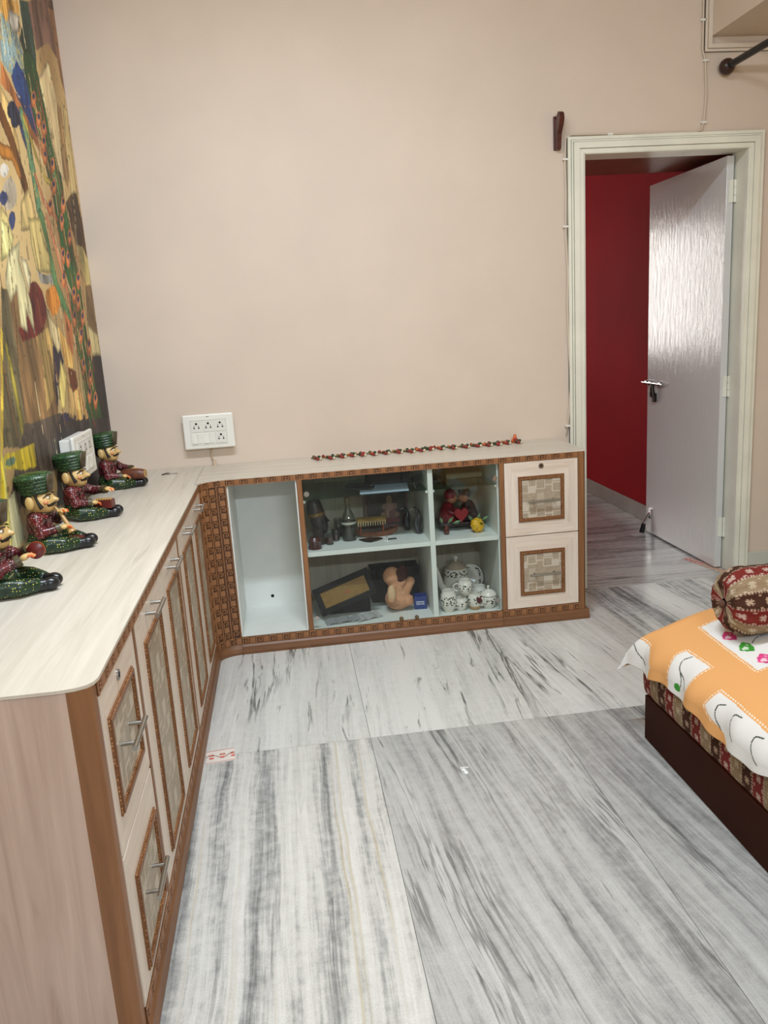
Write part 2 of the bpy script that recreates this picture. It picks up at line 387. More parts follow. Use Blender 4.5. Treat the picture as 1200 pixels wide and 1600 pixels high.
# loft box over the right side and the moulding around it
struct('trim_loft_box', MB().box(2.738, XR, YB, -.001, 2.455, H-.001), WALL)
t = MB()
for o0, o1, d_ in ((0, .0295, .008), (0, .010, .014), (.012, .0295, .020)):
    a, a1 = 2.708+o0, 2.708+o1; z_, z1 = 2.394+o0, 2.394+o1
    t.prism([(a, z_), (a1, z1), (a1, H-.001), (a, H-.001)], 'y', -d_, 0); t.prism([(a, z_), (XR, z_), (XR, z1), (a1, z1)], 'y', -d_, 0)
struct('trim_loft_moulding', t, plain('moulding_paint', (218, 205, 188), .45))
# ------------------------------------------------------------------ door
dr = struct_empty('door_1', (2.545, 0, 0))
DL0, DL1, DR0, DR1, DT0, DT1 = 2.085, 2.158, 2.93, 3.0, 2.0, 2.07
def archi(o0, o1, d):
    a, a1 = DL0+o0, DL0+o1; b, b1 = DR1-o0, DR1-o1; t_, t1 = DT1-o0, DT1-o1
    m = MB()
    m.prism([(a, 0), (a1, 0), (a1, t1), (a, t_)], 'y', -d, 0)
    m.prism([(b1, 0), (b, 0), (b, t_), (b1, t1)], 'y', -d, 0)
    m.prism([(a, t_), (a1, t1), (b1, t1), (b, t_)], 'y', -d, 0)
    return m
fr = archi(0, .0705, .010)
for o0, o1, d in ((0, .013, .017), (.0155, .022, .022), (.0245, .050, .028), (.052, .0705, .022)):
    q = archi(o0, o1, d); fr.add(q.v, q.f)
fr = fr.build('door_frame', FRAME_PAINT, dr)
j = MB().box(DL1-.0, DL1+.0+.004, -.02, .12, 0, DT0).box(DR0-.004, DR0, -.02, .12, 0, DT0).box(DL1, DR0, -.02, .12, DT0-.004, DT0)
j.box(DL1+.004, DL1+.018, .045, .12, 0, DT0-.004)
j.build('door_jamb', FRAME_PAINT, dr, bevel=.002)
# leaf stands open at a right angle into the passage
def leafmat():
    m, nt, ns, b = _new('door_leaf_paint'); b.inputs['Base Color'].default_value = rgba((210, 209, 206)); b.inputs['Roughness'].default_value = .13
    b.inputs['Specular IOR Level'].default_value = .4
    v = _map(nt, (26, 26, 7)); n = _noise(nt, v, 1.6, 5, .62, .6); _bump(nt, b, n.outputs['Fac'], .30, .006); return m
LEAFM = leafmat()
LX0, LX1, LY0, LY1 = 2.882, 2.917, .085, .885
leaf = MB().box(LX0, LX1, LY0, LY1, .008, 1.985).build('door_leaf', LEAFM, dr, bevel=.002)
for z in (.22, .93, 1.83):
    hm = MB().box(LX1-.022, LX1-.002, LY0-.004, LY0, z-.05, z+.05)
    hm.box(LX1+.002, LX1+.012, LY0-.010, LY0-.004, z-.05, z+.05)
    for k in range(3): hm.tube([(LX1+.004, LY0-.008, z-.05+k*.034), (LX1+.004, LY0-.008, z-.05+k*.034+.031)], .006, 10)
    hm.build('hinge', FRAME_PAINT, leaf)
lb = MB().tube([(LX0-.018, .915, .905), (LX0-.018, .66, .905)], .007, 12).box(LX0-.016, LX0, .87, .89, .89, .92).box(LX0-.016, LX0, .82, .84, .89, .92).box(LX0-.016, LX0, .70, .72, .89, .92)
lb.build('bolt', CHROME, leaf, smooth=True)
MB().tube([(LX0-.022, .775, .905), (LX0-.026, .772, .875), (LX0-.02, .77, .83)], [.008, .012, .016], 10).box(LX0-.02, LX0-.006, .755, .785, .80, .85).build('bolt_hasp', DARKMET, leaf, smooth=True)
MB().box(LX0-.006, LX0, .83, .86, .825, .855).tube([(LX0-.009, .845, .84), (LX0, .845, .84)], .007, 12).build('keyhole_plate', STEEL, leaf)
sp = MB().box(LX0-.01, LX0, .80, .835, .10, .16).tube([(LX0-.008, .82, .13), (LX0-.03, .85, .06)], .008, 8)
sp.build('door_stopper', CHROME, leaf, smooth=True)
MB().tube([(LX0-.03, .85, .062), (LX0-.038, .858, .008)], [.012, .016], 12).build('stopper_foot', BLACK, leaf, smooth=True)
# ------------------------------------------------------------------ wallpaper mural on the left wall
MURAL=[
('p',(120,92,80),[(-0.479,2.47),(-0.0,2.641),(-0.014,2.467),(0.009,2.354),(-0.046,2.411),(-0.18,2.431),(-0.377,2.346),(-0.413,2.44)]),
('p',(176,132,96),[(-0.098,2.576),(-0.003,2.599),(0.024,2.379),(0.011,2.28),(-0.044,2.339),(-0.066,2.451)]),
('p',(232,208,158),[(-0.44,2.23),(-0.219,2.36),(-0.173,2.263),(-0.161,2.175),(-0.237,1.932),(-0.308,1.956),(-0.373,2.086),(-0.416,2.143)]),
('p',(150,120,78),[(-0.169,2.234),(-0.115,2.217),(-0.117,1.985),(-0.178,1.921),(-0.227,1.949),(-0.199,2.145)]),
('p',(225,200,140),[(-0.075,2.247),(-0.011,2.242),(-0.04,1.916),(-0.145,1.9),(-0.123,2.089)]),
('p',(70,52,36),[(-0.145,1.9),(-0.04,1.916),(-0.01,1.78),(-0.256,1.751),(-0.317,1.796),(-0.248,1.857)]),
('p',(90,66,42),[(-0.25,1.799),(-0.005,1.831),(-0.006,1.682),(-0.114,1.633),(-0.171,1.701)]),
('p',(196,180,118),[(-0.167,1.706),(-0.066,1.711),(0.005,1.648),(-0.01,1.566),(-0.085,1.556),(-0.14,1.631)]),
('p',(122,98,68),[(-0.112,1.554),(-0.008,1.56),(0.014,1.413),(-0.051,1.269),(-0.156,1.278),(-0.169,1.422)]),
('p',(205,190,140),[(-0.184,1.399),(-0.017,1.364),(0.006,1.267),(-0.159,1.272)]),
('p',(48,40,42),[(-0.159,1.272),(0.006,1.267),(0.048,1.148),(0.039,0.939),(-0.528,1.001),(-0.461,1.054),(-0.278,1.168)]),
('p',(150,175,176),[(-0.769,2.335),(-0.691,2.325),(-0.618,2.324),(-0.562,2.267),(-0.533,2.2),(-0.607,2.167),(-0.735,2.155),(-0.801,2.163),(-0.848,2.178)]),
('p',(214,206,190),[(-0.662,2.38),(-0.548,2.398),(-0.578,2.341),(-0.645,2.315),(-0.703,2.329)]),
('p',(215,160,80),[(-0.749,2.374),(-0.518,2.456),(-0.564,2.397),(-0.665,2.375),(-0.72,2.323),(-0.769,2.335)]),
('p',(52,72,62),[(-0.518,2.456),(-0.408,2.495),(-0.392,2.351),(-0.412,2.275),(-0.464,2.217),(-0.536,2.239),(-0.592,2.315),(-0.535,2.363)]),
('p',(30,62,120),[(-0.759,2.151),(-0.667,2.23),(-0.601,2.208),(-0.57,2.177),(-0.507,2.042),(-0.567,2.042),(-0.632,2.09),(-0.737,2.123)]),
('p',(44,48,82),[(-0.796,2.12),(-0.686,2.107),(-0.519,2.053),(-0.51,2.037),(-0.678,1.973),(-0.707,1.95),(-0.738,1.978),(-0.772,2.056)]),
('p',(228,190,120),[(-0.892,2.09),(-0.838,2.064),(-0.782,1.952),(-0.795,1.842),(-0.855,1.895),(-0.924,2.026)]),
('p',(180,112,62),[(-0.85,2.173),(-0.786,2.139),(-0.622,2.048),(-0.439,1.985),(-0.502,1.954),(-0.652,2.023),(-0.771,2.085),(-0.888,2.099)]),
('l',(108,66,28),[(-0.933,2.008),(-0.877,1.961),(-0.828,1.892),(-0.781,1.81)],0.069),
('l',(170,110,40),[(-0.992,1.892),(-0.882,1.898),(-0.831,1.857)],0.044),
('e',(30,32,48),(-0.813,2.045),(0.049,0.013),(-0.014,-0.028)),
('e',(30,32,48),(-0.789,2.022),(0.05,0.012),(-0.014,-0.026)),
('e',(196,182,158),(-0.972,1.771),(0.079,0.013),(-0.026,-0.05)),
('e',(214,208,196),(-0.987,1.837),(0.044,0.008),(-0.011,-0.022)),
('e',(52,56,96),(-1.036,1.753),(0.042,0.007),(-0.011,-0.021)),
('e',(52,56,96),(-0.986,1.696),(0.038,0.005),(-0.014,-0.027)),
('p',(236,214,140),[(-1.074,1.728),(-1.022,1.703),(-1.016,1.663),(-1.113,1.652)]),
('p',(206,180,120),[(-0.864,1.767),(-0.757,1.827),(-0.718,1.779),(-0.712,1.699),(-0.912,1.675)]),
('l',(52,92,50),[(-0.49,2.216),(-0.463,2.122),(-0.423,2.012),(-0.36,1.901),(-0.345,1.803),(-0.349,1.741)],0.191),
('l',(46,96,46),[(-0.355,1.785),(-0.336,1.653),(-0.31,1.528),(-0.313,1.408),(-0.309,1.298),(-0.282,1.202),(-0.274,1.093),(-0.218,0.97)],0.202),
('l',(104,152,112),[(-0.699,2.052),(-0.669,1.975),(-0.664,1.865),(-0.658,1.705)],0.061),
('l',(96,140,88),[(-0.643,1.748),(-0.617,1.633),(-0.576,1.524),(-0.47,1.427),(-0.407,1.386)],0.066),
('l',(222,196,90),[(-0.684,2.051),(-0.602,1.962),(-0.517,1.894),(-0.436,1.889)],0.028),
('l',(214,132,92),[(-0.646,1.881),(-0.583,1.808),(-0.435,1.771)],0.026),
('l',(218,140,100),[(-0.576,1.757),(-0.513,1.667),(-0.442,1.547),(-0.414,1.449),(-0.397,1.365)],0.028),
('l',(230,190,140),[(-0.526,1.763),(-0.481,1.655),(-0.404,1.539),(-0.342,1.494)],0.021),
('p',(206,124,74),[(-0.521,1.447),(-0.429,1.386),(-0.481,1.281),(-0.547,1.262),(-0.538,1.365)]),
('p',(206,186,120),[(-0.81,1.726),(-0.67,1.744),(-0.611,1.629),(-0.628,1.565),(-0.803,1.562),(-0.822,1.646)]),
('p',(150,148,140),[(-0.803,1.562),(-0.631,1.56),(-0.609,1.532),(-0.772,1.528)]),
('p',(132,102,66),[(-1.14,1.499),(-0.922,1.489),(-0.734,1.441),(-0.695,1.316),(-0.806,1.091),(-1.174,1.098),(-1.164,1.325)]),
('p',(168,140,84),[(-0.918,1.352),(-0.766,1.384),(-0.732,1.317),(-0.825,1.153),(-0.933,1.115),(-0.895,1.274)]),
('p',(112,36,32),[(-0.905,1.52),(-0.823,1.525),(-0.77,1.5),(-0.748,1.441),(-0.826,1.37),(-0.934,1.352),(-1.074,1.34),(-1.096,1.378),(-0.975,1.417)]),
('p',(205,130,48),[(-0.732,1.507),(-0.593,1.528),(-0.558,1.471),(-0.608,1.434),(-0.693,1.418),(-0.741,1.46)]),
('p',(236,226,150),[(-1.094,1.689),(-1.024,1.674),(-1.006,1.644),(-1.04,1.591),(-1.159,1.561)]),
('p',(240,230,176),[(-0.942,1.646),(-1.064,1.597),(-1.149,1.51),(-1.126,1.449),(-1.051,1.491),(-1.065,1.384),(-1.009,1.367),(-0.981,1.435),(-0.931,1.357),(-0.917,1.454),(-0.954,1.526),(-0.977,1.58)]),
('p',(234,222,176),[(-0.965,1.589),(-0.898,1.591),(-0.877,1.544),(-0.915,1.487),(-0.941,1.523)]),
('p',(106,96,68),[(-1.193,1.492),(-1.139,1.487),(-1.138,1.324),(-1.18,1.032),(-1.392,1.062),(-1.245,1.365)]),
('l',(170,156,64),[(-1.228,1.326),(-1.211,1.183),(-1.2,1.035)],0.033),
('p',(224,192,66),[(-1.249,1.381),(-1.24,1.365),(-1.389,1.062),(-1.409,1.064)]),
('p',(94,80,66),[(-1.174,1.098),(-0.807,1.088),(-0.762,1.034),(-0.865,0.988),(-1.18,1.032)]),
('p',(48,42,66),[(-0.806,1.091),(-0.65,1.088),(-0.5,1.047),(-0.506,0.998),(-0.849,1.015)]),
('p',(48,42,60),[(-0.75,1.317),(-0.665,1.335),(-0.627,1.265),(-0.74,1.205),(-0.796,1.107),(-0.794,1.175)]),
('p',(232,212,160),[(-0.756,1.445),(-0.72,1.418),(-0.616,1.37),(-0.645,1.303),(-0.695,1.299),(-0.749,1.351)]),
('p',(222,176,96),[(-0.646,1.385),(-0.56,1.345),(-0.481,1.281),(-0.529,1.22),(-0.613,1.254)]),
('p',(236,214,130),[(-0.67,1.276),(-0.617,1.214),(-0.702,1.103),(-0.763,1.099),(-0.768,1.163)]),
('p',(226,188,120),[(-0.626,1.199),(-0.562,1.164),(-0.554,1.105),(-0.606,1.055),(-0.67,1.072)]),
('p',(216,170,106),[(-0.535,1.209),(-0.463,1.163),(-0.376,1.045),(-0.423,1.038),(-0.478,1.083),(-0.543,1.051),(-0.554,1.105)]),
('p',(92,46,24),[(-0.579,1.243),(-0.48,1.228),(-0.485,1.164),(-0.561,1.148),(-0.581,1.186)]),
('p',(196,154,84),[(-0.553,1.089),(-0.481,1.077),(-0.486,1.001),(-0.594,1.014)]),
('s',(206,124,80),(-0.518,2.15),(0.04,0.01),(-0.017,-0.032)),
('s',(206,124,80),(-0.488,2.093),(0.041,0.009),(-0.018,-0.032)),
('s',(206,124,80),(-0.437,2.072),(0.043,0.009),(-0.018,-0.033)),
('s',(206,124,80),(-0.473,1.974),(0.042,0.008),(-0.018,-0.032)),
('s',(206,124,80),(-0.385,1.961),(0.044,0.009),(-0.019,-0.032)),
('s',(206,124,80),(-0.41,1.883),(0.044,0.007),(-0.018,-0.032)),
('s',(206,124,80),(-0.505,1.8),(0.042,0.006),(-0.017,-0.031)),
('s',(206,124,80),(-0.302,1.839),(0.047,0.007),(-0.02,-0.033)),
('s',(206,124,80),(-0.467,2.018),(0.042,0.008),(-0.018,-0.032)),
('s',(214,126,70),(-0.364,1.769),(0.038,0.005),(-0.02,-0.034)),
('s',(214,126,70),(-0.273,1.722),(0.041,0.005),(-0.021,-0.035)),
('s',(214,126,70),(-0.418,1.641),(0.038,0.003),(-0.019,-0.033)),
('s',(214,126,70),(-0.346,1.637),(0.039,0.003),(-0.02,-0.034)),
('s',(214,126,70),(-0.23,1.565),(0.043,0.002),(-0.021,-0.036)),
('s',(214,126,70),(-0.335,1.505),(0.04,0.002),(-0.021,-0.034)),
('s',(214,126,70),(-0.281,1.48),(0.042,0.002),(-0.021,-0.034)),
('s',(214,126,70),(-0.376,1.418),(0.039,0.001),(-0.02,-0.033)),
('s',(214,126,70),(-0.245,1.42),(0.042,0.001),(-0.022,-0.034)),
('s',(214,126,70),(-0.311,1.354),(0.041,-0.001),(-0.021,-0.034)),
('s',(214,126,70),(-0.203,1.308),(0.045,-0.001),(-0.022,-0.035)),
('s',(214,126,70),(-0.346,1.238),(0.041,-0.001),(-0.021,-0.033)),
('s',(214,126,70),(-0.252,1.189),(0.043,-0.002),(-0.021,-0.034)),
('s',(214,126,70),(-0.306,1.124),(0.042,-0.003),(-0.021,-0.034)),
('s',(214,126,70),(-0.22,1.094),(0.045,-0.004),(-0.022,-0.034)),
('s',(214,126,70),(-0.457,1.556),(0.037,0.002),(-0.019,-0.032)),
('p',(86,74,64),[(-1.174,1.1),(-0.77,1.095),(-0.847,0.933),(-1.171,0.915),(-1.52,0.844)]),
('p',(60,52,52),[(-0.833,1.071),(0.079,0.995),(-0.315,0.732),(-0.982,0.811)]),
('p',(216,190,48),[(-1.389,1.041),(-1.118,1.036),(-1.125,0.97),(-1.228,0.975),(-1.407,1.005)]),
('p',(120,150,120),[(-1.384,1.029),(-1.299,1.023),(-1.321,1.001),(-1.394,1.01)]),
('p',(224,214,120),[(-1.414,1.055),(-1.391,1.041),(-1.416,0.926),(-1.452,0.792),(-1.547,0.79)]),
('p',(222,198,60),[(-1.392,1.097),(-1.409,1.023),(-1.451,0.898),(-1.495,0.894)]),
('p',(170,165,130),[(-1.416,0.926),(-1.352,0.942),(-1.338,0.791),(-1.452,0.792)])]
def mural():
    y = np.linspace(-2.7, -.001, 540); z = np.linspace(.758, 2.999, 420)
    Y, Z = np.meshgrid(y, z, indexing='ij')
    C = np.empty(Y.shape+(3,)); n1 = vnoise(Y*4, Z*3, 1); n2 = vnoise(Y*14, Z*9, 2); n3 = vnoise(Y*70, Z*12, 3)
    C[:] = np.array((222, 192, 134)); k = np.clip((n1-.35)*2, 0, 1)[..., None]
    C = C*(1-k*.55)+np.array((140, 104, 66))*k*.55
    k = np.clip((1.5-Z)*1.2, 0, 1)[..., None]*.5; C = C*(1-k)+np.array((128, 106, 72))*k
    wob = (vnoise(Y*22, Z*22, 5)-.5)*.007; wz = (vnoise(Y*22, Z*22, 6)-.5)*.007
    def put(mask, col, g=.16, edge=None, flow=None):
        sh = 1+(n2[mask]-.5)*g*2+(n3[mask]-.5)*g
        if flow is not None: sh = sh*(.80+.42*flow[mask])
        if edge is not None: sh = sh*(.62+.38*np.clip(edge[mask]/.016, 0, 1))
        C[mask] = np.clip(np.array(col)[None, :]*sh[:, None], 0, 255)
    grain = vnoise(Y*90+Z*9, Z*5, 21)*.6+vnoise(Y*34+Z*3, Z*2.4, 22)*.4
    for dy in (0, -1.25):
        for q in MURAL:
            YY = Y+wob-dy; ZZ = Z+wz
            if dy and (q[0] == 's'): continue
            sel = (Y <= -1.72) if dy else (Y > -9)
            if q[0] == 'p':
                mk = inpoly(YY, ZZ, q[2]) & sel
                if not mk.any(): continue
                ed = np.full(Y.shape, 1.); ed[mk] = segdist(YY[mk], ZZ[mk], q[2]+[q[2][0]])
                light = min(q[1]) > 110 and max(q[1]) > 200
                put(mk, q[1], .12 if light else .28, ed if light else None, grain if light else grain*1.1-.05)
            elif q[0] == 'l':
                d_ = segdist(YY, ZZ, q[2]); mk = (d_ < q[3]/2) & sel; put(mk, q[1], .25, (q[3]/2-d_)*1.2)
            else:
                c, a, b = q[2], q[3], q[4]; det = a[0]*b[1]-a[1]*b[0]
                u = ((YY-c[0])*b[1]-(ZZ-c[1])*b[0])/det; v = (a[0]*(ZZ-c[1])-a[1]*(YY-c[0]))/det
                if q[0] == 's':
                    mk = (u*u*1.5+v*v < 1) & sel; put(mk, (178, 104, 60), .3); mk = (u*u*3.2+(v+.12)**2*2.2 < 1) & sel; put(mk, (214, 138, 84), .2)
                    put((u*u*5+(v+.35)**2*7 < 1) & sel, (64, 84, 96), .2); put((u*u*9+(v+.38)**2*14 < 1) & sel, (34, 36, 74), .2)
                else: put((u*u+v*v < 1) & sel, q[1], .2, 1-np.sqrt(u*u+v*v)*.7)
    rs = np.random.RandomState(3)
    pl = [q for q in MURAL if q[0] == 'l' and len(q[2]) >= 6]; cols = [(206, 128, 86), (92, 134, 80), (222, 184, 130), (58, 84, 46), (116, 68, 36), (150, 170, 110), (176, 92, 60)]
    def stroke(pts, w_, col):
        mk = segdist(Y+wob*.4, Z+wz*.4, pts) < w_; C[mk] = np.array(col)*(.85+.3*n2[mk])[:, None]
    for q in pl:
        P_ = q[2]
        for k in range(46):
            i0 = rs.randint(0, len(P_)-2); n_ = rs.randint(2, 4); off = rs.uniform(-.5, .5)*q[3]*1.25; sh = rs.uniform(-.06, .06)
            stroke([(a+off+.02*j*rs.uniform(-1, .4), b+sh) for j, (a, b) in enumerate(P_[i0:i0+n_])], rs.uniform(.0018, .0045), cols[rs.randint(len(cols))])
    for k in range(70):
        y0 = rs.uniform(-1.5, -.02); z0 = rs.uniform(1.0, 2.7); L_ = rs.uniform(.06, .3); a_ = rs.uniform(-.12, .05)
        stroke([(y0, z0), (y0+a_*L_, z0-L_*.5), (y0+a_*L_*2.5, z0-L_)], rs.uniform(.0015, .0035), [(96, 62, 34), (236, 222, 178), (150, 104, 58), (60, 44, 34)][rs.randint(4)])
    for q in MURAL:
        if q[0] != 's': continue
        c, a, b = q[2], q[3], q[4]; det = a[0]*b[1]-a[1]*b[0]; u = ((Y-c[0])*b[1]-(Z-c[1])*b[0])/det; v = (a[0]*(Z-c[1])-a[1]*(Y-c[0]))/det
        put(u*u*1.7+v*v < 1, (176, 102, 60), .3); put(u*u*3.4+(v+.12)**2*2.2 < 1, (212, 136, 84), .2); put(u*u*5.5+(v+.35)**2*7 < 1, (64, 84, 96), .2); put(u*u*10+(v+.38)**2*14 < 1, (34, 36, 74), .2)
    # knots and cracks of the printed boards, peeling flecks
    cr = (np.abs(vnoise(Y*16, Z*2.2, 31)-.5) < .012) & (vnoise(Y*5, Z*5, 32) > .5); C[cr] *= .55
    fk = vnoise(Y*60, Z*40, 33) > .86; C[fk] = C[fk]*.75
    # dark veins of the painted petals, barbs of the feathers and yellow speckle on the bird
    fe = (np.abs(C[..., 1]-C[..., 0]) > 18) & (C[..., 1] > C[..., 0])
    st = np.sin((Y*1.0+Z*.6)*420+vnoise(Y*30, Z*30, 9)*6); C[fe & (st > .5)] *= .72
    sk = (C[..., 2] > C[..., 0]) & (C[..., 0] > 90) & (vnoise(Y*110, Z*60, 11) > .72); C[sk] = (206, 190, 110)
    bl = (C[..., 2] > C[..., 0]*1.5) & (vnoise(Y*160, Z*30, 12) > .6); C[bl] = C[bl]*.6+np.array((70, 110, 170))*.4
    P = np.stack([np.full(Y.shape, .002), Y, Z], -1)
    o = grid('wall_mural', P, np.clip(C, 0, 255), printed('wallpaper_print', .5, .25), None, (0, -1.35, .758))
    k = o.modifiers.new('solid', 'SOLIDIFY'); k.thickness = .0018; k.offset = -1
    tag(o, 'printed wallpaper mural of a peacock, plumes and pale flowers covering the left wall', 'mural')
mural()
# ------------------------------------------------------------------ fitted cabinets
FX, FY, ZT = .394, -.388, .757
class Face:
    def __init__(s, orient, plane): s.o = orient; s.p = plane
    def pt(s, u, d, z): return (u, s.p-d, z) if s.o == 'x' else (s.p+d, u, z)
    def box(s, mb, u0, u1, d0, d1, z0, z1):
        a = s.pt(u0, d0, z0); b = s.pt(u1, d1, z1)
        return mb.box(min(a[0], b[0]), max(a[0], b[0]), min(a[1], b[1]), max(a[1], b[1]), z0, z1)
    def prism(s, mb, poly, d0, d1):
        n = len(poly); V = [s.pt(u, d, z) for d in (d0, d1) for u, z in poly]
        return mb.add(V, [(i, (i+1) % n, n+(i+1) % n, n+i) for i in range(n)]+[tuple(reversed(range(n))), tuple(range(n, 2*n))])
    def rot(s): return (0, 0, 0) if s.o == 'x' else (0, 0, PI/2)
BACK = Face('x', FY); LEFT = Face('y', FX)
# one carved meander motif with its plain square, shared by every copy
def key_mesh():
    m = MB(); s = .0225; w_ = .0042
    path = [(0, 0), (0, 1), (1, 1), (1, .2), (.42, .2), (.42, .6), (.7, .6)]
    for (a, b), (c, d) in zip(path[:-1], path[1:]):
        x0, x1 = sorted((a*s, c*s)); z0, z1 = sorted((b*s, d*s))
        m.box(x0-w_/2, x1+w_/2, -.0022, .0005, z0-w_/2, z1+w_/2)
    m.box(.0275, .0505, -.0018, .0005, -.0005, .0232)
    me = m.mesh('carved_key'); me.materials.append(KEYTOP); return me
KEY = key_mesh(); PITCH = .0545
def carved_strip(parent, face, u0, u1, z0, z1, d=.004, start=None):
    m = MB(); face.box(m, u0, u1, -.004, d, z0, z1); st = m.build('carved_strip', KEYBASE, parent)
    r = MB(); face.box(r, u0, u1, d-.001, d+.0024, z0, z0+.0022); face.box(r, u0, u1, d-.001, d+.0024, z1-.0022, z1)
    r.build('strip_rail', KEYTOP, st)
    n = max(1, round((u1-u0)/PITCH)); p_ = (u1-u0)/n
    for k in range(n):
        child_copy('carved_key', KEY, st, face.pt(u0+k*p_+.0035, d, (z0+z1)/2-.0118), face.rot(), (p_/PITCH*.985, 1, 1))
    return st
def plinth(parent, face, u0, u1):
    m = MB(); pr = [(-.30, 0), (.016, 0), (.018, .012), (.014, .026), (.012, .034), (.006, .041), (-.30, .041)]
    V = []; n = len(pr)
    for u in (u0, u1):
        for d, z in pr: V.append(face.pt(u, d, z))
    m.add(V, [(i, (i+1) % n, n+(i+1) % n, n+i) for i in range(n)]+[tuple(reversed(range(n))), tuple(range(n, 2*n))])
    return m.build('plinth', BROWN_H, parent)
def inlay_cols(U, Z):
    C = np.empty(U.shape+(3,)); C[:] = (172, 156, 134)
    t = vnoise(U*160, Z*160, 3); C *= (1+(t-.5)*.10)[..., None]
    st = ((Z*400).astype(int) % 2 == 0); C[st] *= .97
    L = np.array((200, 188, 169)); M_ = np.array((184, 170, 149)); p = .15; q = .13
    u = np.mod(U*1.05+.01, p); z = np.mod(Z*1.05+.03, q)
    def sq(cu, cz, h): return (np.abs(u-cu) < h) & (np.abs(z-cz) < h)
    C[sq(.038, .10, .021)] = L; C[sq(.113, .118, .016)] = M_; C[sq(.113, .012, .016)] = M_; C[sq(.075, .045, .016)] = L
    ring = (sq(.038, .052, .023) & ~sq(.038, .052, .0175)) | (sq(.113, .068, .023) & ~sq(.113, .068, .0175)); C[ring] = L
    ln = ((np.abs(z-.057) < .003) & (np.abs(u-.075) < .016)) | ((np.abs(z-.062) < .003) & ((u < .016) | (u > .135))); C[ln] = L
    return C
STUD = dotted('studded_moulding', (120, 78, 46), (178, 128, 84), 120, .26, .4)
def front(parent, face, u0, u1, z0, z1, panel, name, handle, lock=None, off=0.):
    """a drawer or door front: four mitred boards, framed inlay panel, bar handle"""
    a, b, c, d = panel; g = .0022; u0 += g; u1 -= g; z0 += g; z1 -= g
    m = MB(); face.prism(m, [(u0, z0), (u1, z0), (b, c), (a, c)], -.012, .004); face.prism(m, [(a, d), (b, d), (u1, z1), (u0, z1)], -.012, .004)
    face.box(m, a, b, -.012, .001, c, d)
    o = m.build(name, LAMH, parent)
    for P in ([(u0, z0), (a, c), (a, d), (u0, z1)], [(b, c), (u1, z0), (u1, z1), (b, d)]):
        m = MB(); face.prism(m, P, -.012, .004); m.build('stile', LAMV, o)
    w_ = .016; m = MB()
    for dd, k in ((.008, 0.), (.0115, .004)):
        A, B, C_, D = a+k, b-k, c+k, d-k; i = w_-k*2 if k else w_
        i = w_-2*k
        for P in ([(A, C_), (B, C_), (B-i, C_+i), (A+i, C_+i)], [(A+i, D-i), (B-i, D-i), (B, D), (A, D)], [(A, C_), (A+i, C_+i), (A+i, D-i), (A, D)], [(B-i, C_+i), (B, C_), (B, D), (B-i, D-i)]):
            face.prism(m, P, 0, dd)
    m.build('panel_frame', STUD, o)
    nu = max(40, int((b-a)/.0022)); nz = max(40, int((d-c)/.0022))
    U, Z = np.meshgrid(np.linspace(a+w_-.001, b-w_+.001, nu), np.linspace(c+w_-.001, d-w_+.001, nz), indexing='ij')
    D = np.full(U.shape, .0048)
    P = np.stack([U, face.p-D, Z], -1) if face.o == 'x' else np.stack([face.p+D, U, Z], -1)
    gi = grid('inlay_panel', P, inlay_cols(U-a+off, Z-c), PRINT, o)
    h0, h1, hz = handle; out = .034
    m = MB().tube([face.pt(h0, out, hz), face.pt(h1, out, hz)], .0055, 12)
    for h in (h0+(h1-h0)*.18, h1-(h1-h0)*.18): m.tube([face.pt(h, .002, hz), face.pt(h, out, hz)], .0042, 10)
    m.build('handle', STEEL, o, smooth=True)
    if lock:
        m = MB().tube([face.pt(lock[0], .002, lock[1]), face.pt(lock[0], .0075, lock[1])], .011, 20)
        lk = m.build('lock', STEEL, o, smooth=True)
        m = MB(); face.box(m, lock[0]-.0016, lock[0]+.0016, .006, .0082, lock[1]-.006, lock[1]+.006); face.box(m, lock[0]-.005, lock[0]+.005, .006, .008, lock[1]-.0016, lock[1]+.0016); m.build('keyhole', HOLE, o)
    return o
# ---- drawer cabinet at the near end of the left run
c1 = thing('drawer_cabinet', 'pale laminate drawer cabinet with brown corner post at the near end of the left counter', 'cabinet', (.2, -2.16, 0))
MB().box(.004, .352, -2.345, -2.335, 0, .751).build('side_panel', ENDLAM, c1)
pp = [(.352, -2.345), (.375, -2.345), (.386, -2.342), (.393, -2.335), (.396, -2.322), (.396, -2.318), (.352, -2.318)]
MB().prism(pp, 'z', 0, .7505).build('corner_post', BROWN, c1, smooth=30)
MB().box(.004, .378, -2.334, -1.985, .045, .749).build('carcass', WHITE, c1)
front(c1, LEFT, -2.318, -1.988, .405, .725, (-2.285, -2.045, .468, .665), 'drawer', (-2.24, -2.11, .578), (-2.165, .698))
front(c1, LEFT, -2.318, -1.988, .075, .40, (-2.255, -2.02, .105, .32), 'drawer', (-2.215, -2.085, .235))
m = MB(); LEFT.box(m, -1.988, -1.970, -.012, .006, .042, .727); m.build('post', BROWN, c1, bevel=.002)
carved_strip(c1, LEFT, -2.318, -1.97, .727, .7508); carved_strip(c1, LEFT, -2.318, -1.97, .043, .0735); plinth(c1, LEFT, -2.34, -1.97)
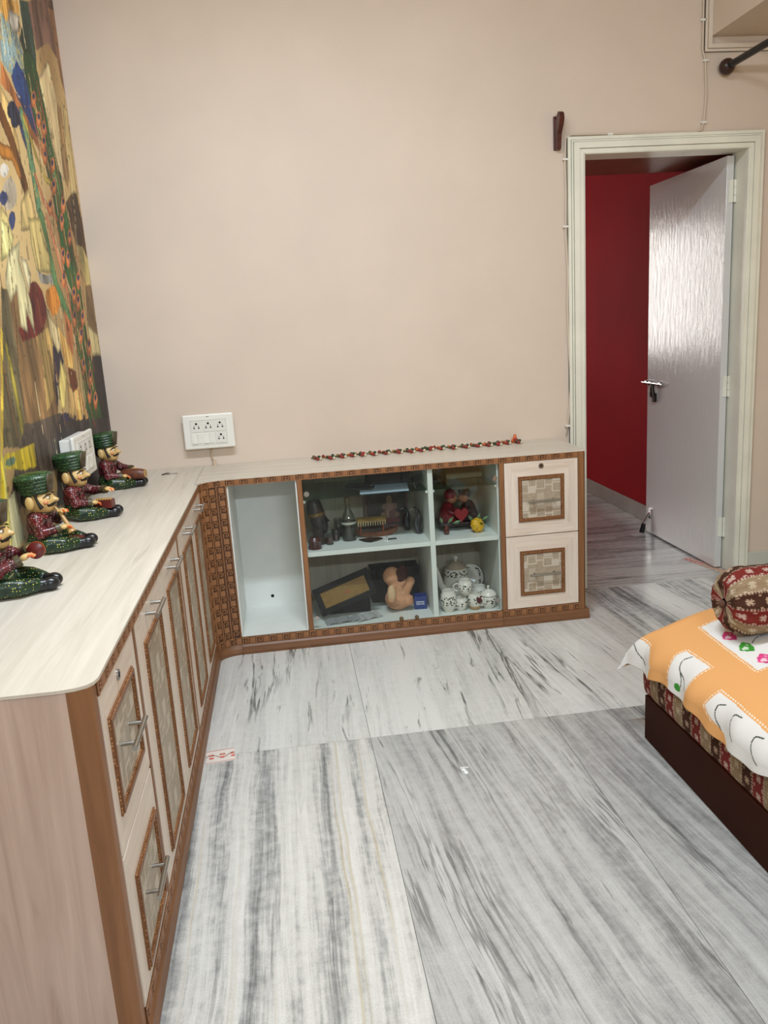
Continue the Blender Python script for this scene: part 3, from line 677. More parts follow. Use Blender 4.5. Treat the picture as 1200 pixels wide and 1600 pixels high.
# ---- two double-door cabinets
def door_cab(y0, y1, ym, label, post):
    c = thing('door_cabinet', label, 'cabinet', (.2, (y0+y1)/2, 0), 0, 'double-door cabinets of the left counter')
    MB().box(.004, .378, y0+.001, y1-.001, .045, .749).build('carcass', WHITE, c)
    e = y1-(.018 if post else 0)
    for a, b in ((y0, ym), (ym, e)):
        front(c, LEFT, a, b, .075, .726, (a+.085, b-.06, .112, .652), 'door', ((a+b)/2-.07, (a+b)/2+.055, .700), None, a)
    if post: m = MB(); LEFT.box(m, e, y1, -.012, .006, .042, .727); m.build('post', BROWN, c, bevel=.002)
    carved_strip(c, LEFT, y0, y1, .727, .7508); carved_strip(c, LEFT, y0, y1, .043, .0735); plinth(c, LEFT, y0, y1)
door_cab(-1.97, -1.19, -1.58, 'pale double-door cabinet beside the near drawers on the left', True)
door_cab(-1.19, -.462, -.815, 'pale double-door cabinet beside the curved carved corner panel', False)
# ---- curved carved corner
cc = thing('corner_cabinet', 'curved brown corner panel carved with columns of meander keys', 'corner cabinet', (.42, -.40, 0))
CX, CY, RX, RY = .50, -.462, .106, .074
def arc(t, d=0):
    c, s = math.cos(t*PI/2), math.sin(t*PI/2); nx, ny = c/RX, -s/RY; l = math.hypot(nx, ny)
    return (CX-RX*c+d*nx/l, CY+RY*s+d*ny/l)
def arc_wall(z0, z1, d0, d1, n=20):
    m = MB(); V = []
    for i in range(n+1):
        a = arc(i/n, d0); b = arc(i/n, d1); V += [(a[0], a[1], z0), (b[0], b[1], z0), (b[0], b[1], z1), (a[0], a[1], z1)]
    F = [(i*4+k, i*4+(k+1) % 4, (i+1)*4+(k+1) % 4, (i+1)*4+k) for i in range(n) for k in range(4)]+[(0, 1, 2, 3), (n*4+3, n*4+2, n*4+1, n*4)]
    return m.add(V, F)
cp = arc_wall(.043, .7508, -.012, .003).build('carved_panel', KEYBASE, cc)
NC = 4
for k in range(NC+1):
    t = min(max(k/NC, .012), .988); a = arc(t, .004); m = MB(); m.tube([(a[0], a[1], .072), (a[0], a[1], .728)], .0028, 8); m.build('column_rail', KEYTOP, cp)
VKEY = None
def vkey():
    m = MB(); s = .020; w_ = .0038
    path = [(0, 0), (0, 1), (1, 1), (1, .2), (.42, .2), (.42, .6), (.7, .6)]
    for (a, b), (c, d) in zip(path[:-1], path[1:]):
        x0, x1 = sorted((a*s-s/2, c*s-s/2)); z0, z1 = sorted((b*s, d*s)); m.box(x0-w_/2, x1+w_/2, -.0024, .003, z0-w_/2, z1+w_/2)
    m.box(-.0105, .0105, -.002, .003, .0262, .0495)
    me = m.mesh('carved_key'); me.materials.append(KEYTOP); return me
VKEY = vkey()
for k in range(NC):
    t = (k+.5)/NC; a = arc(t, .003); b0 = arc(t-.02); b1 = arc(t+.02); ang = math.atan2(b1[1]-b0[1], b1[0]-b0[0])
    for r in range(12): child_copy('carved_key', VKEY, cp, (a[0], a[1], .078+r*.0537+(k % 2)*.004), (0, 0, ang))
for z0, z1 in ((.727, .7508), (.043, .0735)):
    s_ = arc_wall(z0, z1, .0, .0052).build('carved_strip', KEYBASE, cc)
    for zz in (z0+.001, z1-.001):
        m = MB(); m.tube([arc(i/14, .006)+(zz,) for i in range(15)], .0014, 6); m.build('strip_rail', KEYTOP, s_)
    for k in range(3):
        t = (.22, .52, .84)[k]; a = arc(t, .0055); b0 = arc(t-.02); b1 = arc(t+.02); an = math.atan2(b1[1]-b0[1], b1[0]-b0[0])
        child_copy('carved_key', KEY, s_, (a[0]-.025*math.cos(an), a[1]-.025*math.sin(an), (z0+z1)/2-.0118), (0, 0, an))
m = MB(); V = []; n = 16; pr = [(-.02, 0), (.016, 0), (.018, .012), (.014, .026), (.006, .041), (-.02, .041)]
for i in range(n+1):
    for d, z in pr: a = arc(i/n, d); V.append((a[0], a[1], z))
q = len(pr); m.add(V, [(i*q+k, i*q+(k+1) % q, (i+1)*q+(k+1) % q, (i+1)*q+k) for i in range(n) for k in range(q)]); m.build('plinth', BROWN_H, cc)
# ---- open niche
c5 = thing('open_cabinet', 'empty open niche cabinet lined in white beside the carved corner', 'cabinet', (.645, -.2, 0))
m = MB().box(.501, .7845, -.010, -.002, .045, .749).box(.501, .507, -.386, -.010, .045, .749).box(.779, .7845, -.386, -.010, .045, .749).box(.507, .779, -.386, -.010, .046, .074).box(.507, .779, -.386, -.010, .735, .749)
m.build('carcass', WHITE, c5)
m = MB(); m.tube([(.632, -.0102, .119), (.632, -.0115, .119)], .0075, 20); m.build('cable_hole', HOLE, c5)
carved_strip(c5, BACK, .501, .785, .727, .7508); carved_strip(c5, BACK, .501, .785, .043, .0735); plinth(c5, BACK, .501, .785)
# ---- glazed display cabinet
c6 = thing('display_cabinet', 'glass-fronted display cabinet with white shelves holding ornaments and a tea set', 'cabinet', (1.22, -.2, 0))
MB().box(.7855, 1.6345, -.010, -.002, .045, .749).build('back_panel', wood('beige_back_laminate', (168, 155, 136), (188, 176, 158), (40, 40, 2.5), .5), c6)
m = MB().box(.7855, .8065, -.372, -.010, .045, .749).box(1.629, 1.6345, -.372, -.010, .045, .749).box(.807, 1.629, -.386, -.010, .046, .074).box(.807, 1.629, -.386, -.010, .735, .749)
q = MB(); BACK.box(q, .7855, .8065, -.012, .006, .0735, .727); q.build('post', BROWN, c6, bevel=.002)
m.build('carcass', WHITE, c6)
MB().box(1.330, 1.352, -.380, -.010, .074, .735).build('divider', WHITE, c6, bevel=.001)
for a, b in ((.8065, 1.330), (1.352, 1.629)):
    MB().box(a, b, -.378, -.010, .392, .411).build('shelf', WHITE, c6, bevel=.001)
    gs = MB().box(a+.002, b-.002, -.368, -.012, .633, .638).build('glass_shelf', SHELFGLASS, c6)
    m = MB()
    for x in (a+.004, b-.004): m.box(x-.004, x+.004, -.366, -.352, .622, .6328)
    m.build('shelf_clip', PLASTIC, gs)
for (a, b, hx, kx) in ((.8095, 1.2165, .822, 1.183), (1.2195, 1.6335, 1.616, 1.25)):
    gd = MB().box(a, b, -.3925, -.3875, .0765, .7245).build('glass_door', GLASS, c6)
    m = MB()
    for z in (.665, .125): m.tube([(hx, -.3955, z), (hx, -.383, z)], .011, 20)
    m.build('hinge', STEEL, gd, smooth=True)
    MB().lathe([(.004, 0), (.004, .008), (.0085, .012), (.0095, .018), (.007, .021), (.003, .0205)], (kx, -.3925, .09), 16, M=Matrix.Rotation(PI/2, 3, 'X')).build('knob', plain('brass_knob', (120, 104, 78), .35, .9), gd, smooth=True)
carved_strip(c6, BACK, .7855, 1.6345, .727, .7508); carved_strip(c6, BACK, .7855, 1.6345, .043, .0735); plinth(c6, BACK, .7855, 1.6345)
# ---- drawers beside the doorway
c7 = thing('drawer_cabinet', 'two-drawer cabinet at the right end of the counter beside the doorway', 'cabinet', (1.83, -.2, 0))
MB().box(1.6355, 2.006, -.375, -.002, .045, .749).build('carcass', WHITE, c7)
m = MB(); BACK.box(m, 1.6355, 1.6555, -.012, .006, .0735, .727); m.build('post', BROWN, c7, bevel=.002)
MB().box(2.006, 2.010, -.394, -.002, .0, .7508).build('side_panel', BROWN, c7)
m = MB(); BACK.box(m, 1.981, 2.0105, -.012, .006, .042, .7508); m.build('post', BROWN, c7, bevel=.002)
front(c7, BACK, 1.6555, 1.981, .402, .727, (1.716, 1.918, .464, .662), 'drawer', (1.752, 1.892, .556), (1.818, .703))
front(c7, BACK, 1.6555, 1.981, .0735, .402, (1.717, 1.918, .132, .334), 'drawer', (1.755, 1.893, .230), None, .045)
carved_strip(c7, BACK, 1.6355, 1.981, .727, .7508); carved_strip(c7, BACK, 1.6355, 2.01, .043, .0735); plinth(c7, BACK, 1.6355, 2.026)
# ---- worktops
m = MB(); m.prism([(.003, -2.352), (.34, -2.352), (.368, -2.348), (.386, -2.34), (.396, -2.328), (.4005, -2.31), (.4005, -.50), (.3855, -.47), (.3855, -.0015), (.003, -.0015)], 'z', .751, .757)
tag(m.build('worktop', TOPY, None), 'long pale woodgrain worktop running along the mural wall', 'worktop')
ar = [arc(i/14, .006) for i in range(15)]
m = MB(); m.prism([(.387, -.0015), (.387, -.474)]+ar[1:]+[(2.015, -.3945), (2.015, -.0015)], 'z', .751, .757)
tag(m.build('worktop', TOPX, None), 'pale woodgrain worktop along the back wall under the beaded garland', 'worktop')
MB().box(.004, .378, -.46, -.002, 0.045, .749).build('carcass', WHITE, cc)
# ------------------------------------------------------------------ seated musician figurines on the left worktop
SKIN = plain('painted_skin', (206, 172, 112), .32, var=.06, vs=30)
HATM = dotted('green_turban_paint', (20, 62, 34), (120, 158, 92), 260, .27, .38, (8, 34, 20))
HATB = plain('turban_back_paint', (70, 58, 38), .45, var=.15, vs=40)
JACK = dotted('red_jacket_paint', (104, 22, 30), (200, 168, 160), 170, .22, .32, (52, 16, 20))
PANT = dotted('green_trouser_paint', (26, 58, 34), (190, 184, 84), 150, .2, .3, (16, 36, 24))
SHOE = plain('black_shoe_paint', (20, 22, 26), .28)
HAIR = plain('black_hair_paint', (24, 18, 16), .4)
MAROON = plain('maroon_paint', (92, 26, 24), .32, var=.15, vs=40)
TANP = plain('tan_paint', (176, 140, 84), .35, var=.08, vs=30)
NAILP = plain('orange_finger_paint', (206, 96, 48), .35)
PINKP = plain('flush_paint', (206, 140, 96), .35)
WHITEP = plain('white_eye_paint', (230, 224, 210), .3)
CUFF = plain('cuff_paint', (74, 64, 40), .4)
def hand(parent, c, d, up, side):
    """carved hand: palm, four bent fingers and a thumb; d = pointing direction"""
    c = Vector(c); d = Vector(d).normalized(); up = Vector(up); up = (up-d*up.dot(d)).normalized(); s = d.cross(up)*side
    m = MB(); R = Matrix((d, s, up)).transposed()
    m.ball(c, (.0125, .0115, .0075), 12, 8, R)
    h = m.build('hand', SKIN, parent, smooth=True, local=True)
    for k, L in enumerate((.013, .0155, .0145, .011)):
        o = s*(-.0085+.0057*k); p0 = c+d*.008+o; p1 = p0+d*L*.6-up*.002; p2 = p1+d*L*.35-up*.007
        MB().tube([p0, p1, p2], [.0033, .0032, .0024], 7).build('finger', NAILP if k % 2 else SKIN, h, smooth=True, local=True)
    p0 = c-s*.008+d*.001; MB().tube([p0, p0-s*.006+d*.007, p0-s*.003+d*.014-up*.003], [.0038, .0036, .0026], 7).build('thumb', SKIN, h, smooth=True, local=True)
    return h
def musician(y, label, arms, turn=0.0, tilt=0.0):
    t = thing('musician_figurine', label, 'figurine', (.006, y, .7575), turn, 'seated musician figurines on the worktop')
    # trousers: hips and two folded legs
    m = MB(); m.ball((.045, 0, .028), (.044, .058, .028), 18, 10); m.ball((.04, 0, .045), (.034, .045, .02))
    for s in (-1, 1):
        m.tube([(.04, s*.03, .024), (.075, s*.056, .024), (.112, s*.05, .022), (.142, s*.03, .019), (.15, s*.026, .018)], [.024, .025, .022, .018, .015], 12)
    m.build('trousers', PANT, t, remesh=.0035, local=True)
    for s in (-1, 1):
        m = MB(); R = Matrix.Rotation(-s*.35, 3, 'Z'); m.ball((.150, s*.027, .0165), (.022, .0155, .0155), 14, 9, R); m.ball((.171, s*.019, .0165), (.021, .0165, .0165), 14, 9, R)
        m.build('shoe', SHOE, t, remesh=.003, local=True)
    # jacket with both sleeves
    m = MB(); m.ball((.042, 0, .07), (.035, .046, .036), 18, 12); m.ball((.044, 0, .094), (.034, .05, .024), 18, 10); m.tube([(.045, 0, .09), (.05, 0, .115)], [.03, .02], 14)
    for a in arms:
        m.tube([a['sh'], a['el'], a['wr']], [.019, .0165, .0125], 12); m.ball(a['sh'], .021); m.ball(a['el'], .017)
    m.build('jacket', JACK, t, remesh=.0035, local=True)
    MB().lathe([(.026, 0), (.03, .004), (.025, .009), (.021, .01)], (.05, 0, .104), 20).build('collar', CUFF, t, smooth=True, local=True)
    for a in arms:
        w0 = Vector(a['wr']); e0 = Vector(a['el']); d = (w0-e0).normalized()
        MB().tube([w0-d*.004, w0+d*.009], [.0145, .0145], 12).build('cuff', CUFF, t, smooth=True, local=True)
        hand(t, w0+d*.019, a.get('d', d), a.get('up', (0, 0, 1)), a['s'])
    # head
    m = MB(); m.ball((.052, 0, .142), (.040, .036, .036), 20, 14); m.ball((.066, 0, .124), (.024, .026, .018)); m.ball((.078, 0, .122), (.012, .014, .012))
    m.tube([(.05, 0, .10), (.05, 0, .13)], [.022, .024], 14)
    m.add([(.086, 0, .163), (.105, -.001, .142), (.083, -.0105, .139), (.083, .0105, .139), (.08, -.006, .16), (.08, .006, .16)], [(0, 4, 2, 1), (0, 1, 3, 5), (1, 2, 3), (0, 5, 4), (4, 5, 3, 2)])
    m.ball((.097, 0, .1425), (.008, .0085, .006))
    hd = m.build('head', SKIN, t, remesh=.003, local=True)
    for s in (-1, 1):
        R = Matrix.Rotation(s*.25, 3, 'Z'); m = MB(); m.ball((.034, s*.0365, .142), (.014, .006, .020), 14, 9, R); m.ball((.034, s*.0415, .142), (.009, .003, .0135), 12, 8, R)
        m.build('ear', SKIN, hd, remesh=.0025, local=True)
        MB().tube([(.052, s*.0345, .168), (.053, s*.0365, .155), (.058, s*.0365, .14), (.064, s*.0335, .126)], [.0065, .0035, .0045, .0065], 8).build('sideburn', HAIR, hd, smooth=True, local=True)
        MB().tube([(.070, s*.031, .154), (.080, s*.024, .161), (.0885, s*.012, .161)], [.0012, .002, .0016], 6).build('eyebrow', HAIR, hd, smooth=True, local=True)
        MB().ball((.0795, s*.0205, .1525), (.006, .005, .0035), 10, 7).build('eye', WHITEP, hd, smooth=True, local=True)
        MB().ball((.0838, s*.0195, .1525), (.003, .003, .0032), 8, 6).build('pupil', HAIR, hd, smooth=True, local=True)
        MB().ball((.073, s*.026, .140), (.009, .007, .007), 10, 7).build('cheek', PINKP, hd, smooth=True, local=True)
        MB().tube([(.0905, s*.001, .1335), (.087, s*.012, .1315), (.079, s*.0215, .130), (.075, s*.026, .137)], [.0038, .0052, .0042, .0014], 8).build('moustache', HAIR, hd, smooth=True, local=True)
    MB().tube([(.086, -.007, .1235), (.0875, 0, .123), (.086, .007, .1235)], [.0012, .0022, .0012], 6).build('lips', plain('lip_paint', (150, 62, 48), .4), hd, smooth=True, local=True)
    MB().ball((.03, 0, .148), (.028, .034, .03), 16, 10).build('hair', HAIR, hd, smooth=True, local=True)
    # turban: flaring drum with wound rolls
    M_ = Matrix.Translation((.046, 0, .163)) @ Matrix.Rotation(-.10+tilt, 4, 'Y')
    M3 = M_.to_3x3(); o_ = M_.to_translation()
    m = MB(); prof = [(.038, 0)]
    for k in range(5):
        r = .042+.0030*k; z = .004+.0095*k; prof += [(r, z), (r+.0022, z+.0045), (r, z+.009)]
    prof += [(.050, .0545), (.040, .058), (.02, .0595), (.003, .06)]
    m.lathe(prof, o_, 28, True, M3, (1.0, .92, 1)); tb = m.build('turban', HATM, hd, smooth=True, local=True)
    # cockade band at the front of the turban
    m = MB(); V = []; F = []; n = 8
    for i in range(n+1):
        a = -.62+1.24*i/n
        for z, r in ((.004, .0452), (.052, .0575)): V.append(o_+M3 @ Vector((r*math.cos(a), r*.92*math.sin(a), z)))
    F = [(2*i, 2*i+2, 2*i+3, 2*i+1) for i in range(n)]; m.add(V, F); q = m.build('turban_front', HATB, tb, smooth=True, local=True); k = q.modifiers.new('s', 'SOLIDIFY'); k.thickness = .003; k.offset = -1
    return t
sR, sL = (.048, -.047, .096), (.048, .047, .096)
# piper: one hand at the mouthpiece, the other low on the pipe
a = musician(-1.335, 'figurine in green turban playing a long pipe, second from the near end', [dict(sh=sR, el=(.060, -.062, .060), wr=(.098, -.042, .066), s=1), dict(sh=sL, el=(.078, .058, .075), wr=(.098, .02, .098), s=-1, d=(.6, -.8, .4))], 0, .03)
MB().tube([(.090, -.001, .121), (.104, -.008, .104), (.124, -.022, .070), (.134, -.028, .050)], [.003, .0045, .0065, .012], 12).build('pipe', TANP, a, smooth=True, local=True)
MB().lathe([(.0, 0), (.026, 0), (.028, .008), (.026, .018), (.0, .019)], (.132, -.004, .012), 20).build('small_drum', MAROON, a, smooth=True, local=True)
# harmonium player
b = musician(-.93, 'figurine in green turban playing a small maroon box instrument, beside the white switch box', [dict(sh=sR, el=(.062, -.062, .062), wr=(.098, -.046, .058), s=1), dict(sh=sL, el=(.090, .058, .080), wr=(.132, .030, .086), s=-1)], -.04, .02)
bx = MB().obox((.140, -.018, .046), (.062, .036, .028), Matrix.Rotation(-.12, 3, 'Z')).build('box_instrument', MAROON, b, bevel=.003, local=True)
m = MB()
for k in range(7): m.ball((.116+.008*k, -.018-.001*k, .062), (.0038, .017, .0035), 8, 6)
m.build('keys', TANP, bx, smooth=True, local=True)
# barrel drummer
c = musician(-.385, 'figurine in green turban holding a barrel drum, farthest in the corner', [dict(sh=sR, el=(.058, -.062, .056), wr=(.098, -.050, .052), s=1), dict(sh=sL, el=(.082, .060, .070), wr=(.122, .038, .066), s=-1)], -.05, .0)
dm = MB().lathe([(.015, -.048), (.017, -.046), (.022, -.02), (.0235, 0), (.022, .02), (.017, .046), (.015, .048)], (.145, -.022, .052), 20, True, Matrix.Rotation(PI/2, 3, 'Y') @ Matrix.Rotation(.1, 3, 'X')).build('barrel_drum', plain('drum_wood', (98, 52, 34), .4, var=.2, vs=60), c, smooth=True, local=True)
m = MB().lathe([(.0165, .046), (.0165, .050), (.001, .0502)], (.145, -.022, .052), 20, True, Matrix.Rotation(PI/2, 3, 'Y') @ Matrix.Rotation(.1, 3, 'X')); m.build('drum_skin', TANP, dm, smooth=True, local=True)
# cymbal player, cut by the picture edge
d = musician(-1.735, 'figurine with raised red hand cymbals, nearest to the near end of the worktop', [dict(sh=sR, el=(.070, -.064, .066), wr=(.112, -.046, .084), s=1, d=(.8, .2, .35)), dict(sh=sL, el=(.085, .056, .075), wr=(.118, .026, .094), s=-1)], .02, 0)
m = MB(); R = Matrix.Rotation(PI/2, 3, 'X')
m.lathe([(.001, .006), (.008, .006), (.02, 0), (.02, .002), (.008, .008), (.001, .008)], (.147, -.012, .098), 20, True, R); m.build('cymbal', MAROON, d, smooth=True, local=True)
m = MB(); m.lathe([(.001, -.006), (.008, -.006), (.02, 0), (.02, -.002), (.008, -.008), (.001, -.008)], (.147, -.004, .098), 20, True, R); m.build('cymbal', NAILP, d, smooth=True, local=True)

# ------------------------------------------------------------------ switch boards
def switch_board(t, face, u0, u1, z0, z1, dep, layout):
    w_ = u1-u0; h = z1-z0
    m = MB(); face.box(m, u0+.008, u1-.008, .0, dep-.012, z0+.008, z1-.008); m.build('back_box', PLASTIC, t, bevel=.003)
    m = MB(); face.box(m, u0, u1, dep-.014, dep, z0, z1); pl = m.build('cover_plate', PLASTIC, t, bevel=.006)
    m = MB(); a, b, c, d = u0+w_*.15, u1-w_*.15, z0+h*.14, z1-h*.17
    for q in ((a-.003, a, c, d), (b, b+.003, c, d), (a-.003, b+.003, c-.003, c), (a-.003, b+.003, d, d+.003)): face.box(m, q[0], q[1], dep-.001, dep+.0022, q[2], q[3])
    m.build('module_rim', PLASTIC2, pl)
    cw = (b-a)/3; ch = (d-c)/2
    for k, kind in enumerate(layout):
        col, row = k % 3, k//3; x0 = a+col*cw+.0015; x1 = x0+cw-.003; y1 = d-row*ch-.0015; y0 = y1-ch+.003
        if kind == 's':
            m = MB(); face.box(m, x0, x1, dep-.001, dep+.003, y0, y1); so = m.build('socket', PLASTIC2, t, bevel=.001)
            m = MB(); cx, cz = (x0+x1)/2, (y0+y1)/2
            for dx, dz, r in ((0, .012, .0048), (-.010, -.006, .0036), (.010, -.006, .0036), (-.0095, .002, .002), (.0095, .002, .002)):
                m.tube([face.pt(cx+dx, dep+.0028, cz+dz), face.pt(cx+dx, dep+.0034, cz+dz)], r, 14)
            m.build('pin_holes', HOLE, so)
        else:
            for h_ in (0, 1):
                s0 = x0+h_*(x1-x0)/2+.0012; s1 = s0+(x1-x0)/2-.0024; m = MB()
                e = .006 if h_ == 0 else .0035; f_ = .0035 if h_ == 0 else .006
                pr = [(dep, y0+.003), (dep+e, y0+.003), (dep+.004, (y0+y1)/2), (dep+f_, y1-.003), (dep, y1-.003)]
                V = [face.pt(u, dd, z) for u in (s0, s1) for dd, z in pr]; n = 5
                m.add(V, [(i, (i+1) % n, n+(i+1) % n, n+i) for i in range(n)]+[tuple(reversed(range(n))), tuple(range(n, 2*n))]); m.build('rocker_switch', PLASTIC, t)
    m = MB(); face.box(m, (u0+u1)/2-.006, (u0+u1)/2+.006, dep-.001, dep+.0006, z1-.0125, z1-.0095); m.build('name_mark', plain('grey_print', (120, 120, 120), .5), pl)
WB = Face('x', 0.0); WL = Face('y', 0.003)
t = thing('switch_board', 'white switch and socket board on the back wall above the corner', 'switch board', (.425, 0, .836))
switch_board(t, WB, .315, .535, .838, .990, .045, 'sssrrs')
t = thing('switch_board', 'white switch and socket board on the mural behind the figurines', 'switch board', (.003, -.715, .862))
switch_board(t, WL, -.863, -.577, .862, 1.018, .05, 'sssrrr')
t = thing('cable_outlet', 'short beige wire and capped conduit stub below the back-wall switch board', 'conduit', (.43, -.012, .757))
MB().tube([(.432, -.012, .757), (.432, -.012, .779)], .008, 14).build('conduit_cap', plain('beige_plastic', (206, 184, 160), .5), t, smooth=True)
MB().tube([(.428, -.008, .838), (.420, -.010, .815), (.424, -.012, .79), (.430, -.012, .776)], .003, 8).build('wire', plain('beige_wire', (186, 160, 132), .5), t, smooth=True)
# flat metal latch plate left lying near the corner
t = thing('metal_clasp', 'small steel hasp lying on the worktop near the corner', 'clasp', (.252, -.16, .757))
m = MB(); m.tube([(.238+.012*math.cos(k*PI/10), -.162+.012*math.sin(k*PI/10), .7595) for k in range(21)], .0022, 8); m.build('ring', STEEL, t, smooth=True)
MB().box(.25, .285, -.175, -.150, .757, .7595).build('plate', STEEL, t, bevel=.001)
MB().tube([(.222, -.176, .759), (.238, -.158, .7605), (.252, -.160, .7605)], .0024, 8).build('pin', DARKMET, t, smooth=True)
# ------------------------------------------------------------------ beaded garland on the back worktop
BRED = plain('red_bead', (142, 34, 26), .35); BGRN = plain('green_bead', (30, 60, 34), .3); BWHT = plain('white_bead', (206, 190, 164), .4); BGLD = plain('gold_bead', (166, 124, 62), .35, .5); BORG = plain('orange_bead', (206, 96, 44), .35)
gl = thing('bead_garland', 'beaded door garland with red, white and green pendants lying on the back worktop', 'garland', (1.335, -.06, .757))
def gy(x): return -.055+.006*math.sin(x*19)
MB().tube([(.862+.9425*k/60, gy(.862+.9425*k/60), .7605) for k in range(61)], .0028, 7).build('cord', plain('green_cord', (92, 92, 54), .7), gl, smooth=True)
bead_me = {}
for nm, mt, r in (('r', BRED, .0075), ('g', BGRN, .0075), ('w', BWHT, .007), ('d', BGLD, .0055), ('o', BORG, .007)):
    me = MB().ball((0, 0, 0), r, 10, 7).mesh('bead', True); me.materials.append(mt); bead_me[nm] = me
np_ = 19; seqs = ['drggw', 'dgrgw', 'dgrgr', 'dorgg', 'dggrw', 'drogg']
for k in range(np_):
    x = .868+.925*k/(np_-1); y0 = gy(x); a = -.95+.25*math.sin(k*2.3); L = .050+.008*math.sin(k*1.7)
    ex, ey = x+.028+.008*math.sin(k), y0-L; seq = seqs[k % 6]
    st = MB().tube([(x, y0, .7605), (x+.012, y0-L*.35, .7605), (ex, ey, .7625)], .0026, 6).build('pendant', BGLD if k % 2 else BGRN, gl, smooth=True)
    for i, ch in enumerate(seq):
        f_ = .30+.17*i; px = x+(ex-x)*f_; py = y0+(ey-y0)*f_
        child_copy('bead', bead_me[ch], st, (px, py, .7645))
    for ch, ox, oy, oz in (('w', .007, -.005, .7642), ('r', -.007, -.006, .7648), (seq[3], .0, -.002, .7715)): child_copy('bead', bead_me[ch], st, (ex+ox, ey+oy, oz))
for k in range(44):
    x = .875+.915*k/43; child_copy('bead', bead_me['gdrw'[k % 4]], gl, (x, gy(x)+.004, .765))
m = MB().lathe([(.001, .04), (.006, .036), (.009, .022), (.016, .004), (.015, 0), (.001, 0)], (1.806, -.052, .7575), 14); m.build('tassel', BORG, gl, smooth=True)
for k in range(7): child_copy('bead', bead_me['rgwdo'[k % 5]], gl, (1.806+.015*math.cos(k*.9), -.052+.015*math.sin(k*.9), .765+.004*(k % 3)))
# ------------------------------------------------------------------ things on the back wall
t = thing('wall_bracket', 'dark brown carved wooden bracket on the wall left of the doorway', 'bracket', (2.04, 0, 2.02))
MB().box(2.024, 2.056, -.008, 0, 2.018, 2.156).build('back_plate', plain('dark_red_wood', (74, 30, 22), .35, var=.15, vs=20), t, bevel=.003)
pr = [(0, 2.018), (-.030, 2.020), (-.034, 2.05), (-.040, 2.08), (-.066, 2.11), (-.078, 2.135), (-.070, 2.158), (-.05, 2.166), (-.034, 2.156), (-.026, 2.14), (0, 2.145)]
MB().prism(pr, 'x', 2.029, 2.051).build('arm', plain('dark_red_wood', (74, 30, 22)), t, bevel=.003)
t = thing('curtain_rod', 'black curtain rod with a round brown finial meeting the back wall', 'curtain rod', (2.80, -.03, 2.3))
MB().tube([(2.80, -.02, 2.326), (2.80, -2.6, 2.326)], .0145, 16).build('rod', plain('black_rod', (28, 28, 30), .35, .4), t, smooth=True)
MB().ball((2.80, -.034, 2.326), .034, 20, 14).build('finial', plain('dark_finial', (52, 30, 24), .3), t, smooth=True)
CAB = plain('wall_cable_sheath', (206, 190, 170), .5); CABD = plain('grey_cable', (150, 140, 126), .5)
t = thing('wall_cable', 'thin clipped cable running around the door frame up to the loft', 'cable', (2.4, 0, .757))
p = [(2.075, -.006, .80), (2.085, -.008, .90), (2.092, -.009, 1.02), (2.083, -.008, 1.2), (2.079, -.008, 1.35), (2.083, -.008, 1.5), (2.074, -.008, 1.68), (2.078, -.008, 1.85), (2.074, -.008, 1.98), (2.078, -.009, 2.066), (2.10, -.010, 2.079), (2.28, -.010, 2.077), (2.5, -.010, 2.074), (2.66, -.010, 2.071), (2.70, -.010, 2.078), (2.712, -.010, 2.11), (2.72, -.010, 2.22), (2.712, -.010, 2.36), (2.700, -.008, 2.40), (2.699, -.008, 2.60), (2.702, -.008, 2.99)]
MB().tube(p, .0042, 8).build('cable', CAB, t, smooth=True)
MB().tube([(a+.007+.003*math.sin(i), b, c) for i, (a, b, c) in enumerate(p[:9])], .003, 7).build('cable', CABD, t, smooth=True)
MB().tube([(2.076, -.008, .80), (2.070, -.010, .775), (2.066, -.012, .762)], .0022, 6).build('cable_tail', CABD, t, smooth=True)
for x, z in ((2.074, .81), (2.074, 1.70), (2.076, 1.98), (2.28, 2.076), (2.712, 2.11), (2.714, 2.36), (2.699, 2.52)):
    m = MB().box(x-.012, x+.012, -.014, -.002, z-.004, z+.004); m.build('clip', PLASTIC, t)
# ------------------------------------------------------------------ things in the display cabinet
ZS, ZF, ZG = .4115, .0745, .6385
DK = plain('dark_bronze', (34, 26, 24), .3, var=.2, vs=30)
# bust with tall cap
m = MB(); x, y = .868, -.235
m.ball((x, y, .512), (.036, .034, .048), 18, 12); m.ball((x+.014, y, .488), (.026, .025, .026)); m.tube([(x-.006, y, .4135), (x-.004, y, .43), (x-.006, y, .48)], [.036, .026, .024], 14)
m.add([(x+.030, y, .535), (x+.052, y, .506), (x+.030, y-.010, .502), (x+.030, y+.010, .502)], [(0, 2, 1), (0, 1, 3), (1, 2, 3), (0, 3, 2)])
m.ball((x+.034, y, .487), (.008, .012, .004)); m.ball((x+.032, y, .478), (.008, .011, .004)); m.ball((x+.026, y, .465), (.012, .014, .010))
m.lathe([(.036, 0), (.038, .02), (.032, .055), (.024, .075), (.001, .078)], (x-.008, y, .535), 20, True, Matrix.Rotation(-.15, 3, 'Y')); m.ball((x-.008, y, .4235), (.044, .05, .012))
t = thing('bust', 'dark carved bust in profile with a tall cap on the upper left shelf', 'bust', (x, y, ZS)); m.build('bust_body', DK, t, remesh=.0035)
MB().lathe([(.0385, 0), (.0395, .004), (.0395, .010), (.0385, .014)], (x-.008, y, .537), 24, False, Matrix.Rotation(-.15, 3, 'Y')).build('cap_band', plain('gold_band', (120, 92, 44), .35, .6), t, smooth=True)
MB().lathe([(.008, 0), (.03, 0), (.026, .02), (.03, .035), (.02, .05)], (.842, -.315, ZS), 20).build('red_glass_cup', plain('dark_red_glass', (60, 14, 14), .08, spec=.8), None, smooth=True)
tag(bpy.data.objects['red_glass_cup'], 'dark red glossy cup standing in front of the bust', 'cup')
